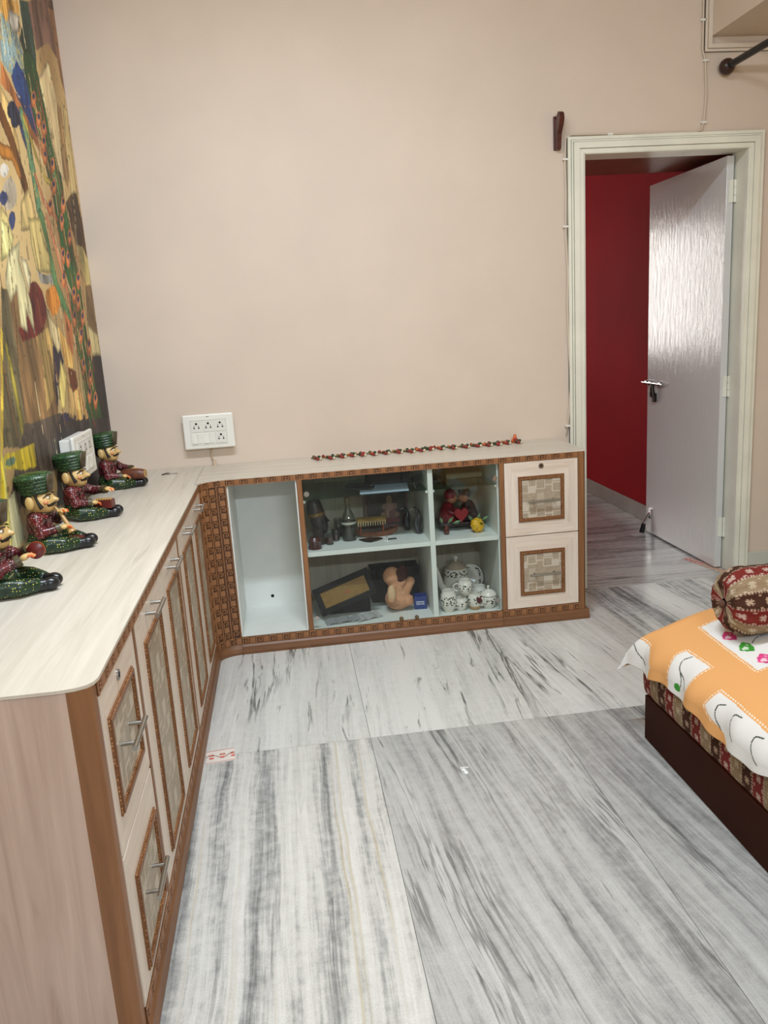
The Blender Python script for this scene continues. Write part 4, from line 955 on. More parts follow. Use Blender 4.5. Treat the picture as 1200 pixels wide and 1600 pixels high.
def tumbler(x, y, r, h, liquid, label):
    t = thing('tumbler', label, 'glass', (x, y, ZS), 0, 'small glasses on the upper left shelf')
    MB().lathe([(.001, .004), (r*.86, .004), (r*.95, h), (r, h), (r*.9, .0), (.001, 0)], (x, y, ZS), 20, False).build('glass_body', CLEAR, t, smooth=True)
    MB().lathe([(.001, .0045), (r*.84, .0045), (r*.88, h*.55), (.001, h*.55)], (x, y, ZS), 20, False).build('tint_base', liquid, t, smooth=True)
tumbler(.908, -.270, .0175, .050, plain('amber_red', (92, 36, 28), .15), 'short amber-red glass nearest the glass door on the upper left shelf')
tumbler(.938, -.215, .0175, .052, plain('deep_red', (84, 22, 22), .15), 'short deep red glass between the bust and the bottle')
tumbler(.955, -.150, .0175, .085, plain('smoke', (80, 76, 72), .15), 'taller smoky glass behind the bottle')
t = thing('glass_bottle', 'clear glass bottle with long neck on the upper left shelf', 'bottle', (.998, -.225, ZS))
pr = [(.001, 0), (.030, 0), (.032, .004), (.032, .085), (.030, .100), (.018, .128), (.0115, .142), (.0105, .19), (.0125, .192), (.0125, .198)]
MB().lathe(pr+[(r-.002, z) for r, z in reversed(pr[2:])]+[(.001, .003)], (.998, -.225, ZS), 28, False).build('bottle_body', CLEAR, t, smooth=True)
MB().lathe([(.0328, .075), (.0332, .08), (.0328, .085)], (.998, -.225, ZS), 28, False).build('neck_line', plain('frosted', (190, 190, 180), .5), t, smooth=True)
MB().lathe([(.011, .165), (.0122, .17), (.0122, .19), (.001, .2)], (.998, -.225, ZS), 20, False).build('neck_wrap', plain('olive_foil', (96, 88, 52), .4), t, smooth=True)
# framed picture leaning on the back panel
def pic_cols(U, Z):
    C = np.empty(U.shape+(3,)); C[:] = (52, 44, 40); n = vnoise(U*60, Z*60, 4); C *= (.75+.5*n)[..., None]
    for cx, cz, a, b, col in ((.58, .30, .17, .22, (112, 74, 62)), (.58, .58, .11, .16, (142, 104, 84)), (.44, .55, .06, .10, (120, 88, 72)), (.72, .55, .06, .10, (120, 88, 72)), (.58, .78, .07, .12, (150, 122, 84)), (.52, .36, .04, .16, (150, 116, 92)), (.40, .30, .06, .08, (140, 104, 80)), (.76, .30, .06, .08, (140, 104, 80)), (.58, .12, .26, .08, (106, 46, 40))):
        k = ((U-cx)/a)**2+((Z-cz)/b)**2 < 1; C[k] = np.array(col)*(.8+.4*n[k])[:, None]
    return C
t = thing('picture_frame', 'brown-framed dark print of a seated deity at the back of the upper shelf', 'picture', (1.19, -.06, ZS))
R = Matrix.Rotation(-.13, 3, 'X')
def frame_obj(t, c, R, w_, h, bw, fm, cols, th=.012):
    c = Vector(c); m = MB()
    for (u0, u1, z0, z1) in ((-w_/2, w_/2, h/2-bw, h/2), (-w_/2, w_/2, -h/2, -h/2+bw), (-w_/2, -w_/2+bw, -h/2+bw, h/2-bw), (w_/2-bw, w_/2, -h/2+bw, h/2-bw)):
        m.obox(c+R @ Vector(((u0+u1)/2, 0, (z0+z1)/2)), (u1-u0, th, z1-z0), R)
    m.build('frame', fm, t, bevel=.002)
    MB().obox(c+R @ Vector((0, th*.2, 0)), (w_-bw, th*.3, h-bw), R).build('backing', plain('backing_board', (40, 32, 28), .7), t)
    U, Z = np.meshgrid(np.linspace(0, 1, 90), np.linspace(0, 1, 80), indexing='ij'); iw, ih = w_-2*bw, h-2*bw
    P = np.empty(U.shape+(3,)); a = np.array(R @ Vector((1, 0, 0))); b = np.array(R @ Vector((0, 0, 1))); n = np.array(R @ Vector((0, -1, 0)))
    P[:] = np.array(c)+n*th*.12; P = P+((U-.5)*iw)[..., None]*a+((Z-.5)*ih)[..., None]*b
    grid('print', P, cols(U, Z), PAPERP, t)
frame_obj(t, (1.19, -.050, .4985), R, .205, .172, .012, plain('brown_frame', (92, 58, 48), .4), pic_cols)
# toy house boat
t = thing('model_boat', 'wooden model boat with fringed awning in the middle of the upper left shelf', 'model boat', (1.12, -.20, ZS))
WB_ = plain('boat_wood', (112, 62, 32), .4, var=.2, vs=40)
m = MB(); V = []
for i in range(13):
    s = i/12*2-1; w_ = .026*(1-abs(s)**3)+.003; lift = .018*abs(s)**3; xx = 1.122+s*.095
    V += [(xx, -.20-w_, .436+lift), (xx, -.20-w_*.55, .4125+lift), (xx, -.20+w_*.55, .4125+lift), (xx, -.20+w_, .436+lift)]
m.add(V, [(i*4+k, i*4+(k+1) % 4, (i+1)*4+(k+1) % 4, (i+1)*4+k) for i in range(12) for k in range(4)]+[(0, 1, 2, 3), (51, 50, 49, 48)]); m.build('hull', WB_, t)
MB().box(1.045, 1.155, -.221, -.179, .4365, .452).build('deck_house', plain('dark_boat', (40, 26, 20), .5), t)
rf = MB(); V = []
for i in range(9):
    a = PI*i/8; 
    for xx in (1.036, 1.164): V.append((xx, -.20-.028*math.cos(a), .483+.018*math.sin(a)))
rf.add(V, [(2*i, 2*i+1, 2*i+3, 2*i+2) for i in range(8)]+[tuple(range(0, 18, 2)), tuple(range(17, 0, -2))]); rf.build('awning', plain('straw', (150, 118, 60), .6, var=.2, vs=80), t)
for k in range(12): MB().tube([(1.04+.0108*k, -.2275, .485), (1.04+.0108*k, -.2285, .468)], .0022, 6).build('fringe', plain('pale_fringe', (206, 190, 150), .7), t)
for xx in (1.05, 1.15): 
    for yy in (-.221, -.179): MB().tube([(xx, yy, .436), (xx, yy, .486)], .0024, 7).build('awning_post', plain('orange_post', (170, 76, 30), .4), t)
# black flat fan-shaped tray and a knife
m = MB(); m.prism([(1.035, -.245), (1.055, -.285), (1.082, -.305), (1.118, -.285), (1.142, -.262), (1.13, -.24), (1.08, -.232)], 'z', ZS, ZS+.005)
tag(m.build('black_dish', plain('black_lacquer', (26, 20, 20), .25), None, bevel=.0015), 'flat black angular dish in front of the model boat', 'dish')
t = thing('letter_knife', 'small knife with dark handle and bright guard beside the black dish', 'knife', (1.165, -.282, ZS))
MB().box(1.160, 1.198, -.287, -.279, ZS, ZS+.006).build('handle', BLACK, t, bevel=.002)
MB().box(1.154, 1.158, -.292, -.274, ZS, ZS+.012).build('guard', CHROME, t); MB().box(1.140, 1.154, -.286, -.280, ZS, ZS+.003).build('blade', CHROME, t)
# two glossy black birds
def swan(x, y, s, ang, label):
    t = thing('black_bird', label, 'ornament', (x, y, ZS), ang, 'glossy black ornaments at the right of the upper left shelf')
    GB = plain('black_gloss', (16, 18, 24), .08, spec=.7); m = MB()
    m.ball((0, 0, .055*s), (.020*s, .018*s, .052*s), 16, 12, Matrix.Rotation(.18, 3, 'Y')); m.ball((.004*s, 0, .012*s), (.018*s, .018*s, .012*s)); m.tube([(.006*s, 0, .09*s), (.0, 0, .115*s), (-.012*s, 0, .128*s)], [.012*s, .009*s, .007*s], 10); m.ball((-.016*s, 0, .128*s), (.011*s, .008*s, .008*s))
    m.build('body', GB, t, remesh=.003, local=True)
    MB().tube([(-.024*s, 0, .127*s), (-.040*s, 0, .120*s)], [.005*s, .001*s], 8).build('beak', plain('grey_beak', (130, 120, 108), .3), t, smooth=True, local=True)
    MB().tube([(-.012*s, -.016*s, .09*s), (-.018*s, -.017*s, .05*s), (-.006*s, -.017*s, .014*s)], [.003*s, .007*s, .002*s], 8).build('wing', plain('grey_wing', (70, 72, 78), .15), t, smooth=True, local=True)
swan(1.306, -.225, .92, .15, 'tall glossy black bird ornament against the white divider')
swan(1.268, -.150, .85, .5, 'smaller black bird ornament with pale beak beside the framed print')
# things on the left glass shelf
t = thing('black_case', 'flat black spectacle case lying on the left glass shelf', 'case', (1.055, -.25, ZG), -.35)
MB().box(-.062, .062, -.024, .024, 0, .013).build('case_base', BLACK, t, bevel=.006, local=True); MB().box(-.062, .062, -.024, .024, .0135, .026).build('case_lid', plain('black_case_lid', (28, 26, 28), .3), t, bevel=.007, local=True)
t = thing('black_box', 'black cardboard box at the back of the left glass shelf', 'box', (1.19, -.13, ZG))
MB().box(1.095, 1.285, -.175, -.085, ZG, ZG+.05).build('box_body', plain('black_card', (20, 20, 26), .5), t, bevel=.002); MB().box(1.093, 1.287, -.177, -.083, ZG+.04, ZG+.062).build('box_lid', plain('black_card_lid', (26, 26, 34), .45), t, bevel=.002)
m = MB(); m.prism([(1.045, -.36), (1.252, -.365), (1.27, -.19), (1.06, -.185)], 'z', ZG, ZG+.0015)
tag(m.build('pale_paper', plain('pale_blue_paper', (176, 192, 206), .6), None), 'pale blue paper sheet lying on the left glass shelf', 'paper')
m = MB(); m.tube([(1.285, -.30, ZG+.012), (1.30, -.27, ZG+.028), (1.312, -.22, ZG+.03), (1.316, -.16, ZG+.012)], [.010, .013, .013, .010], 10); t = thing('leather_pouch', 'crumpled dark pouch at the right end of the left glass shelf', 'pouch', (1.305, -.23, ZG))
m.ball((1.302, -.23, ZG+.016), (.018, .07, .016)); m.build('pouch_body', plain('dark_leather', (48, 40, 36), .5), t, remesh=.004); MB().tube([(1.29, -.29, ZG+.02), (1.282, -.31, ZG+.014), (1.286, -.33, ZG+.004)], .002, 6).build('drawstring', plain('string', (120, 110, 96), .7), t)
# lower left: leaning frame, papers, black box, soft toy, blue box
def gold_cols(U, Z):
    C = np.empty(U.shape+(3,)); C[:] = (128, 96, 40); n = vnoise(U*30, Z*30, 6); C *= (.9+.2*n)[..., None]; k = ((U-.55)/.06)**2+((Z-.45)/.14)**2 < 1; C[k] = (140, 84, 44); return C
t = thing('picture_frame', 'black frame with a gold panel leaning tilted on the lower shelf', 'picture', (.95, -.27, ZF))
frame_obj(t, (.957, -.27, .190), Matrix.Rotation(-.30, 3, 'X') @ Matrix.Rotation(-.31, 3, 'Y'), .264, .125, .027, plain('black_frame', (20, 18, 18), .6, spec=.15), gold_cols, .016)
MB().obox((.96, -.205, .130), (.22, .05, .108), Matrix.Rotation(-.05, 3, 'Z')).build('dark_carton', plain('dark_carton_card', (26, 25, 27), .7, spec=.15), None, bevel=.003)
tag(bpy.data.objects['dark_carton'], 'dark carton supporting the tilted gold-panel frame', 'box')
MB().box(1.09, 1.315, -.13, -.03, ZF, .235).build('black_carton', plain('black_carton_card', (18, 17, 19), .6, spec=.15), None, bevel=.003)
tag(bpy.data.objects['black_carton'], 'black carton standing behind the soft toy', 'box')
def folded(c, w_, d, ang, n, name, label, mt):
    m = MB(); R = Matrix.Rotation(ang, 3, 'Z'); V = []
    for i in range(n+1):
        u = i/n-.5; z = .0012+.011*abs(math.sin(i*2.1))*(1-abs(u)); 
        for v in (-.5, .5):
            p = Vector(c)+R @ Vector((u*w_, v*d, z+.004*v)); V.append(p)
    m.add(V, [(2*i, 2*i+2, 2*i+3, 2*i+1) for i in range(n)]); o = m.build(name, mt, None); k = o.modifiers.new('s', 'SOLIDIFY'); k.thickness = .001; k.offset = 1
    o.location.z = c[2]+.001; tag(o, label, 'paper'); return o
folded((.945, -.325, ZF), .17, .06, .12, 9, 'crumpled_paper', 'crumpled grey paper below the tilted gold-panel frame', plain('grey_paper', (150, 150, 150), .5))
folded((1.045, -.31, ZF), .12, .07, .35, 7, 'crumpled_paper', 'folded pale leaflet between the tilted frame and the soft toy', plain('pale_paper_stock', (176, 174, 172), .5))
t = thing('soft_toy', 'tan plush dog with dark brown ear lying on the lower shelf', 'soft toy', (1.195, -.25, ZF))
PL = plain('tan_plush', (198, 146, 112), .9, var=.06, vs=60, bump=.5, bs=500, spec=.1); m = MB()
m.ball((1.192, -.25, .128), (.058, .048, .052), 20, 14); m.ball((1.172, -.245, .232), (.041, .04, .043), 20, 14); m.ball((1.205, -.25, .205), (.03, .028, .026))
m.tube([(1.19, -.25, .165), (1.18, -.25, .21)], [.034, .032], 14); m.tube([(1.16, -.285, .175), (1.156, -.305, .15), (1.155, -.305, .13)], [.018, .02, .016], 12); m.tube([(1.156, -.305, .14), (1.162, -.30, .20)], [.022, .018], 12); m.tube([(1.225, -.24, .15), (1.252, -.235, .195)], [.026, .022], 12); m.ball((1.254, -.236, .198), .022); m.tube([(1.22, -.265, .12), (1.255, -.28, .125)], [.032, .02], 12)
m.build('plush_body', PL, t, remesh=.004)
MB().ball((1.212, -.272, .248), (.026, .012, .040), 16, 12, Matrix.Rotation(.35, 3, 'Y')).build('ear', plain('brown_plush', (64, 34, 28), .9, bump=.5, bs=500, spec=.1), t, smooth=True)
MB().ball((1.158, -.318, .176), (.017, .008, .038), 14, 10).build('paw', plain('pale_plush', (210, 176, 140), .9, bump=.5, bs=500, spec=.1), t, smooth=True)
MB().tube([(1.150, -.296, .112), (1.17, -.304, .108), (1.19, -.303, .118)], .0012, 5).build('seam', plain('seam', (120, 84, 60), .9), t)
t = thing('blue_box', 'small blue box with white lettering beside the soft toy', 'box', (1.294, -.245, ZF), -.12)
MB().box(-.028, .028, -.03, .03, 0, .058).build('box_body', plain('blue_card', (28, 50, 118), .4), t, bevel=.002, local=True)
m = MB(); m.box(-.020, .018, -.0306, -.0300, .034, .037)
for k, w_ in enumerate((.005, .006, .004, .006, .005)): m.box(-.018+.0075*k, -.018+.0075*k+w_*.5, -.0306, -.03, .022, .031); m.box(-.018+.0075*k, -.018+.0075*k+w_, -.0306, -.03, .022, .0245)
m.build('lettering', plain('white_ink', (225, 228, 235), .5), t, local=True)
# upper right: couple with heart, dark stand, yellow gourd
t = thing('couple_ornament', 'kissing couple ornament with red heart on a dark leafy stand', 'ornament', (1.49, -.20, ZS))
DKW = plain('dark_stand', (34, 24, 22), .4, var=.2, vs=30); REDC = plain('red_cloth_paint', (112, 22, 32), .5, var=.2, vs=50); SKN = plain('doll_skin', (166, 112, 88), .5)
MB().box(1.40, 1.595, -.245, -.135, .432, .450).build('stand', DKW, t, bevel=.006)
for a, b in ((1.425, -.155), (1.575, -.155), (1.575, -.225)): MB().tube([(a, b, ZS), (a, b, .434)], .007, 8).build('stand_leg', DKW, t)
MB().tube([(1.428, -.25, .438), (1.424, -.262, .425), (1.422, -.27, .4165)], [.011, .0115, .012], 12).ball((1.421, -.282, .4215), (.0125, .018, .010)).build('boot', plain('brown_boot', (92, 44, 30), .4), t, smooth=True)
m = MB(); m.lathe([(.001, 0), (.046, 0), (.043, .03), (.026, .07), (.016, .085), (.001, .088)], (1.448, -.19, .450), 20); m.tube([(1.44, -.205, .52), (1.45, -.232, .495), (1.478, -.238, .49)], [.012, .011, .009], 10); m.build('girl_dress', REDC, t, remesh=.0035)
m = MB(); m.lathe([(.001, 0), (.046, 0), (.043, .03), (.028, .07), (.016, .085), (.001, .088)], (1.542, -.19, .450), 20); m.tube([(1.55, -.205, .52), (1.54, -.232, .495), (1.52, -.238, .49)], [.012, .011, .009], 10); m.build('boy_suit', plain('dark_suit', (52, 30, 34), .5, var=.2, vs=50), t, remesh=.0035)
h1 = MB().ball((1.468, -.195, .553), (.024, .023, .025), 16, 11).ball((1.489, -.2, .550), .005).build('girl_head', SKN, t, smooth=True)
MB().lathe([(.026, -.004), (.028, .004), (.024, .022), (.012, .034), (.001, .036)], (1.463, -.192, .560), 18, True, Matrix.Rotation(-.25, 3, 'Y')).build('red_bonnet', REDC, h1, smooth=True)
MB().ball((1.474, -.2175, .556), (.0028, .002, .003), 8, 6).build('eye', HAIR, h1)
h2 = MB().ball((1.522, -.195, .553), (.024, .023, .025), 16, 11).ball((1.501, -.2, .549), .005).build('boy_head', SKN, t, smooth=True)
m = MB(); m.ball((1.529, -.19, .566), (.027, .026, .022), 16, 10)
for k in range(9): m.ball((1.529+.022*math.cos(k*.7), -.19+.022*math.sin(k*.7), .572+.006*math.sin(k*2)), .010, 8, 6)
m.build('curly_hair', plain('dark_hair', (44, 28, 22), .6), h2, remesh=.003)
MB().ball((1.516, -.2175, .556), (.0028, .002, .003), 8, 6).build('eye', HAIR, h2)
hp = []
for k in range(28):
    a = 2*PI*k/28; hp.append((1.495+.0024*16*math.sin(a)**3*.80, .490+.0024*(13*math.cos(a)-5*math.cos(2*a)-2*math.cos(3*a)-math.cos(4*a))*.95))
MB().prism(hp, 'y', -.262, -.243).build('heart', plain('red_heart', (140, 30, 38), .4), t, bevel=.005)
LF = plain('leaf_green_paint', (104, 132, 92), .5)
for a, b, s, ang in ((1.432, -.258, 1, .9), (1.452, -.262, 1, .3), (1.410, -.256, .9, 1.9), (1.548, -.262, 1, 2.2), (1.566, -.258, 1, 1.3), (1.585, -.256, .9, .6)):
    m = MB(); d = Vector((math.cos(ang), -.25, math.sin(ang))); p = Vector((a, b, .452)); n = Vector((-math.sin(ang), 0, math.cos(ang))); L = .042*s
    m.add([p, p+d*L*.5+n*.008, p+d*L, p+d*L*.5-n*.008, p+d*L*.5+Vector((0, -.004, 0))], [(0, 1, 4), (1, 2, 4), (2, 3, 4), (3, 0, 4)]); q = m.build('leaf', LF, t); k = q.modifiers.new('s', 'SOLIDIFY'); k.thickness = .0012
t = thing('gourd', 'small yellow ribbed gourd on the upper right shelf', 'gourd', (1.558, -.288, ZS))
m = MB(); V = []; nu, nv = 48, 12; R = Matrix.Rotation(1.1, 3, 'X') @ Matrix.Rotation(.5, 3, 'Y'); c = Vector((1.558, -.29, .4425))
for j in range(nv+1):
    ph = PI*j/nv
    for k in range(nu):
        th = 2*PI*k/nu; r = .034*(1-.13*abs(math.cos(th*4.5))**3)*math.sin(ph)**.85; V.append(c+R @ Vector((r*math.cos(th), r*math.sin(th), -.025*math.cos(ph))))
m.add(V, [(i*nu+k, i*nu+(k+1) % nu, (i+1)*nu+(k+1) % nu, (i+1)*nu+k) for i in range(nv) for k in range(nu)]); m.build('gourd_skin', plain('yellow_gourd', (206, 160, 34), .4, var=.12, vs=40), t, smooth=60)
e = R @ Vector((0, 0, 1)); MB().tube([c+e*.022, c+e*.032], [.005, .003], 8).build('stalk', plain('dark_stalk', (60, 48, 24), .6), t)
# on the right glass shelf
t = thing('wire_ring', 'dark wire hoop standing on the right glass shelf', 'wire hoop', (1.397, -.20, ZG))
MB().tube([(1.397+.042*math.cos(2*PI*k/32), -.20+.04*math.sin(2*PI*k/32), ZG+.048+.044*math.sin(2*PI*k/32)) for k in range(33)], .0028, 7).build('hoop', plain('dark_wire', (40, 40, 36), .4), t, smooth=True)
MB().box(1.385, 1.41, -.205, -.195, ZG, ZG+.006).build('foot', DARKMET, t)
MB().box(1.445, 1.61, -.20, -.06, ZG, ZG+.028).build('olive_tray', plain('olive_card', (112, 104, 78), .6), None, bevel=.004)
tag(bpy.data.objects['olive_tray'], 'olive flat tray on the right glass shelf', 'tray')
# ---- tea set
def band(parent, c, prof, n=28):
    me = MB().lathe(prof, c, n, False).build('painted_band', BANDM, parent, smooth=True); return me
def bandmat():
    m, nt, ns, b = _new('leaf_band_paint'); v = _map(nt, (1, 1, 1)); vo = ns.new('ShaderNodeTexVoronoi'); vo.inputs['Scale'].default_value = 105; nt.links.new(v, vo.inputs[0])
    r = _ramp(nt, vo.outputs['Distance'], [(.38, (34, 36, 34)), (.46, (226, 220, 208))]); nt.links.new(r.outputs[0], b.inputs['Base Color']); b.inputs['Roughness'].default_value = .2; return m
BANDM = bandmat(); RIMM = plain('dark_rim', (50, 48, 44), .3)
def handle(parent, c, r, z0, z1, out, ang, th=.0035):
    d = Vector((math.cos(ang), math.sin(ang), 0)); c = Vector(c); P = []
    for k in range(11):
        a = PI*k/10; P.append(c+d*(r*.93+out*math.sin(a))+Vector((0, 0, z0+(z1-z0)*(1-math.cos(a))/2)))
    MB().tube(P, th, 8).build('handle', CERAMIC, parent, smooth=True)
G = 'white leaf-patterned tea set on the lower right shelf'
t = thing('teapot', 'large white teapot with dark leaf band behind the cups', 'teapot', (1.482, -.155, ZF), 0, G); c = (1.482, -.155, ZF)
MB().lathe([(.001, 0), (.040, 0), (.044, .006), (.060, .022), (.066, .045), (.062, .075), (.056, .11), (.052, .135), (.050, .142), (.046, .142), (.05, .1), (.001, .02)], c, 36, False).build('pot', CERAMIC, t, smooth=True)
band(t, c, [(.0578, .108), (.0545, .124), (.0530, .136)], 36)
l = MB().lathe([(.001, .172), (.010, .172), (.030, .163), (.046, .150), (.050, .143), (.046, .141), (.001, .141)], c, 32, False).build('lid', plain('tan_ceramic', (176, 156, 136), .2), t, smooth=True)
MB().lathe([(.006, .168), (.005, .178), (.011, .186), (.011, .194), (.001, .199)], c, 18, False).build('knob', CERAMIC, l, smooth=True)
handle(t, c, .056, .035, .150, .042, -.35, .0055)
MB().tube([(1.426, -.175, .115), (1.402, -.183, .150), (1.394, -.187, .195), (1.384, -.190, .232), (1.378, -.192, .238)], [.018, .014, .010, .008, .008], 14).build('spout', CERAMIC, t, smooth=True)
def cup(name, label, c, r, h, ang, cat, hx=.016, rim=False, up=True, z=None):
    t = thing(name, label, cat, c, 0, G)
    pr = [(.001, 0), (r*.55, 0), (r*.60, h*.06), (r*.72, h*.12), (r*.95, h*.34), (r, h*.6), (r*.95, h*.8), (r*.80, h*.9), (r*.80, h), (r*.74, h), (r*.74, h*.88), (r*.8, h*.4), (.001, h*.1)]
    MB().lathe(pr, c, 28, False).build('body', CERAMIC, t, smooth=True)
    band(t, c, [(r*.97, h*.36), (r*1.015, h*.6), (r*.97, h*.76)])
    if hx: handle(t, c, r, h*.25, h*.75, hx, ang)
    return t
cup('creamer', 'white creamer with wide neck at the left of the tea set', (1.406, -.335, ZF), .036, .098, .5, 'creamer', 0)
c1_ = (1.462, -.330, ZF)
cup('tea_cup', 'low white cup under the stacked cup', c1_, .030, .058, 3.6, 'cup', .014)
cup('tea_cup', 'white cup stacked on top of the two front cups', (1.487, -.312, ZF+.0605), .034, .070, PI-.25, 'cup', .020)
t = cup('tea_cup', 'white cup with dark red flower print tipped among the front cups', (1.524, -.335, ZF), .031, .074, -.7, 'cup', .013)
m = MB()
for k in range(5):
    a = -PI/2+.5+(k-2)*.16; m.ball((1.524+.0305*math.cos(a), -.335+.0305*math.sin(a), ZF+.042+.004*abs(k-2)), (.006, .003, .014), 10, 8)
m.build('flower_print', plain('maroon_print', (88, 24, 34), .4), t, smooth=True)
MB().lathe([(.02, 0), (.0245, .006), (.026, .016), (.024, .02)], (1.524, -.335, ZF), 24, False).build('gold_foot', plain('gold_foot_paint', (170, 140, 92), .3), t, smooth=True)
t = cup('sugar_bowl', 'white lidded sugar bowl at the right of the tea set', (1.586, -.335, ZF), .036, .062, 0, 'sugar bowl', 0)
l = MB().lathe([(.036, 0), (.034, .006), (.022, .018), (.008, .024), (.001, .025)], (1.586, -.335, ZF+.060), 26, False).build('lid', CERAMIC, t, smooth=True)
MB().lathe([(.004, .022), (.0035, .030), (.0065, .034), (.005, .040), (.001, .042)], (1.586, -.335, ZF+.060), 14, False).build('knob', CERAMIC, l, smooth=True)
cup('tea_cup', 'white cup without visible handle behind the sugar bowl', (1.566, -.245, ZF), .033, .075, 1.2, 'cup', .012)
t = thing('saucer', 'patterned saucer leaning against the back beside the teapot', 'saucer', (1.570, -.07, ZF), 0, G)
R = Matrix.Translation((1.562, -.080, ZF+.064)) @ Matrix.Rotation(PI/2-.25, 4, 'X'); o_ = R.to_translation(); R3 = R.to_3x3()
MB().lathe([(.001, 0), (.03, 0), (.034, .004), (.060, .012), (.062, .014), (.058, .015), (.032, .007), (.001, .004)], o_, 36, False, R3).build('plate', CERAMIC, t, smooth=True)
MB().lathe([(.042, .0105), (.056, .0148)], o_, 36, False, R3).build('painted_band', BANDM, t, smooth=True)
# ------------------------------------------------------------------ divan bed
BX, BY0, BY1 = 1.8, -1.45, -3.45
t = thing('bed_box', 'low dark brown box bed frame on the right', 'bed', (2.66, -2.45, 0))
DB = plain('dark_brown_laminate', (52, 24, 15), .55, var=.1, vs=4, spec=.05)
MB().box(BX, BX+.018, BY1, BY0, .004, .15).build('side_board', DB, t, bevel=.001)
MB().box(BX+.018, 3.53, BY0-.018, BY0, .004, .15).build('end_board', DB, t, bevel=.001); MB().box(BX+.018, 3.53, BY1, BY1+.018, .004, .15).build('end_board', DB, t, bevel=.001)
MB().box(BX+.018, 3.53, BY1+.018, BY0-.018, .13, .149).build('deck', DB, t); 
for x, y in ((BX+.03, BY0-.03), (BX+.03, BY1+.03), (3.5, BY0-.03), (3.5, BY1+.03)): MB().box(x-.02, x+.02, y-.02, y+.02, 0, .02).build('foot', BLACK, t)
def fabric(S, W):
    """printed stripes along W with light crosses; S across the stripe direction"""
    pitch = .049; k = np.floor(S/pitch).astype(int) % 3; f = np.mod(S, pitch)/pitch
    C = np.empty(S.shape+(3,)); C[k == 0] = (112, 40, 34); C[k == 1] = (140, 118, 92); C[k == 2] = (66, 40, 28)
    L = np.empty_like(C); L[k == 0] = (176, 150, 138); L[k == 1] = (176, 160, 136); L[k == 2] = (164, 138, 116)
    g = .0041; iu = np.floor(S/g).astype(int); iw = np.floor(W/g).astype(int); cell = np.floor(S/pitch).astype(int)
    lu = np.floor(f*12).astype(int); lw = np.mod(iw+cell*4, 12)
    du = np.abs(lu-6); dw = np.abs(lw-6); cross = ((du <= 2) & (dw <= 2) & ~((du == 2) & (dw == 2)) & ~((du == 2) & (dw == 0)) & ~((du == 0) & (dw == 2))) | ((du == 2) & (dw == 1)) | ((du == 1) & (dw == 2))
    dots = ((lu == 0) | (lu == 11)) & (iw % 2 == 0); small = ((lu == 2) | (lu == 10)) & ((lw == 0) | (lw == 1))
    m_ = (cross | dots | small); C[m_] = L[m_]
    return C*(.96+.08*vnoise(S*300, W*300, 8))[..., None]
# mattress with printed cover: rounded box skin
t = thing('mattress', 'thick mattress in rust, tan and brown patterned cover on the bed base', 'mattress', (2.66, -2.4, .151))
def ring(nm, n, prof):
    pass
y = np.linspace(BY1+.005, BY0+.03, 980); pr = [(1.812, .151), (1.803, .157), (1.799, .168), (1.797, .19), (1.796, .21), (1.797, .23), (1.799, .25), (1.803, .265), (1.812, .28), (1.826, .287)]
sarc = [0]
for (a, b), (c, d) in zip(pr[:-1], pr[1:]): sarc.append(sarc[-1]+math.hypot(c-a, d-b))
sv = np.linspace(0, sarc[-1], 72); px = np.interp(sv, sarc, [p[0] for p in pr]); pz = np.interp(sv, sarc, [p[1] for p in pr])
Yg, Sg = np.meshgrid(y, sv, indexing='ij'); Xg = np.broadcast_to(px, Yg.shape).copy(); Zg = np.broadcast_to(pz, Yg.shape).copy()
e = np.clip((Yg-(BY0-.0))/.03, 0, 1); Xg += e**2*.03; Xg += .004*np.sin(Yg*9)*np.sin(Sg/sarc[-1]*PI)
grid('side_cover', np.stack([Xg, Yg, Zg], -1), fabric(-Yg+.02, Sg), CLOTH, t)
xg = np.linspace(1.83, 3.53, 420); Xg, Sg = np.meshgrid(xg, sv, indexing='ij'); Zg = np.broadcast_to(pz, Xg.shape).copy(); Yg = np.broadcast_to(BY0+.03-(px-1.796), Xg.shape).copy()
grid('end_cover', np.stack([Xg, Yg, Zg], -1), fabric(Xg, Sg), CLOTH, t)
MB().box(1.815, 3.53, BY1+.006, BY0+.012, .152, .284).build('foam_core', plain('tan_cover', (128, 104, 80), .9), t, bevel=.02)
# printed bed sheet draped over the mattress
def smst(q): q = np.clip(q, 0, 1); return q*q*(3-2*q)
def sheet_surf(a, b):
    r = .07; q = PI*r/2
    def prof(a):
        th = np.clip(a/r, 0, PI/2)
        return np.where(a < 0, .10*a, np.where(a < q, r*(1-np.cos(th)), r+(a-q))), np.where(a < 0, r-a, np.where(a < q, r*(1-np.sin(th)), 0))
    ox, dx = prof(a); oy, dy = prof(b); X = 1.785+ox; Y = -1.40-oy
    zt = .345+.075*smst((X-1.76)/.30); Z = zt-np.minimum(np.sqrt(dx**2+dy**2), .1+.3*(dx+dy)/2)
    c = np.clip(1-np.maximum(a, 0)/.1, 0, 1)*np.clip(1-np.maximum(b, 0)/.1, 0, 1); X = X-.03*c; Y = Y+.02*c
    return X, Y, Z
A, B = np.meshgrid(np.concatenate([np.linspace(-.03, .40, 240), np.linspace(.405, 1.80, 240)]), np.concatenate([np.linspace(-.05, .95, 480), np.linspace(.955, 2.08, 280)]), indexing='ij')
hem = np.clip(-A/.03+.5, 0, 1)
X, Y, Z = sheet_surf(A*np.where(A < 0, 1+.35*np.sin(B*11+1)-.5*smst((B-.5)/.3), 1), B)
fold = smst((.10-A)/.10); X += fold*(.006*np.sin(B*26)+.004*np.sin(B*57+1)); Z += .004*np.sin(A*14+B*6)*smst(A/.2)+fold*.004*np.sin(B*33)
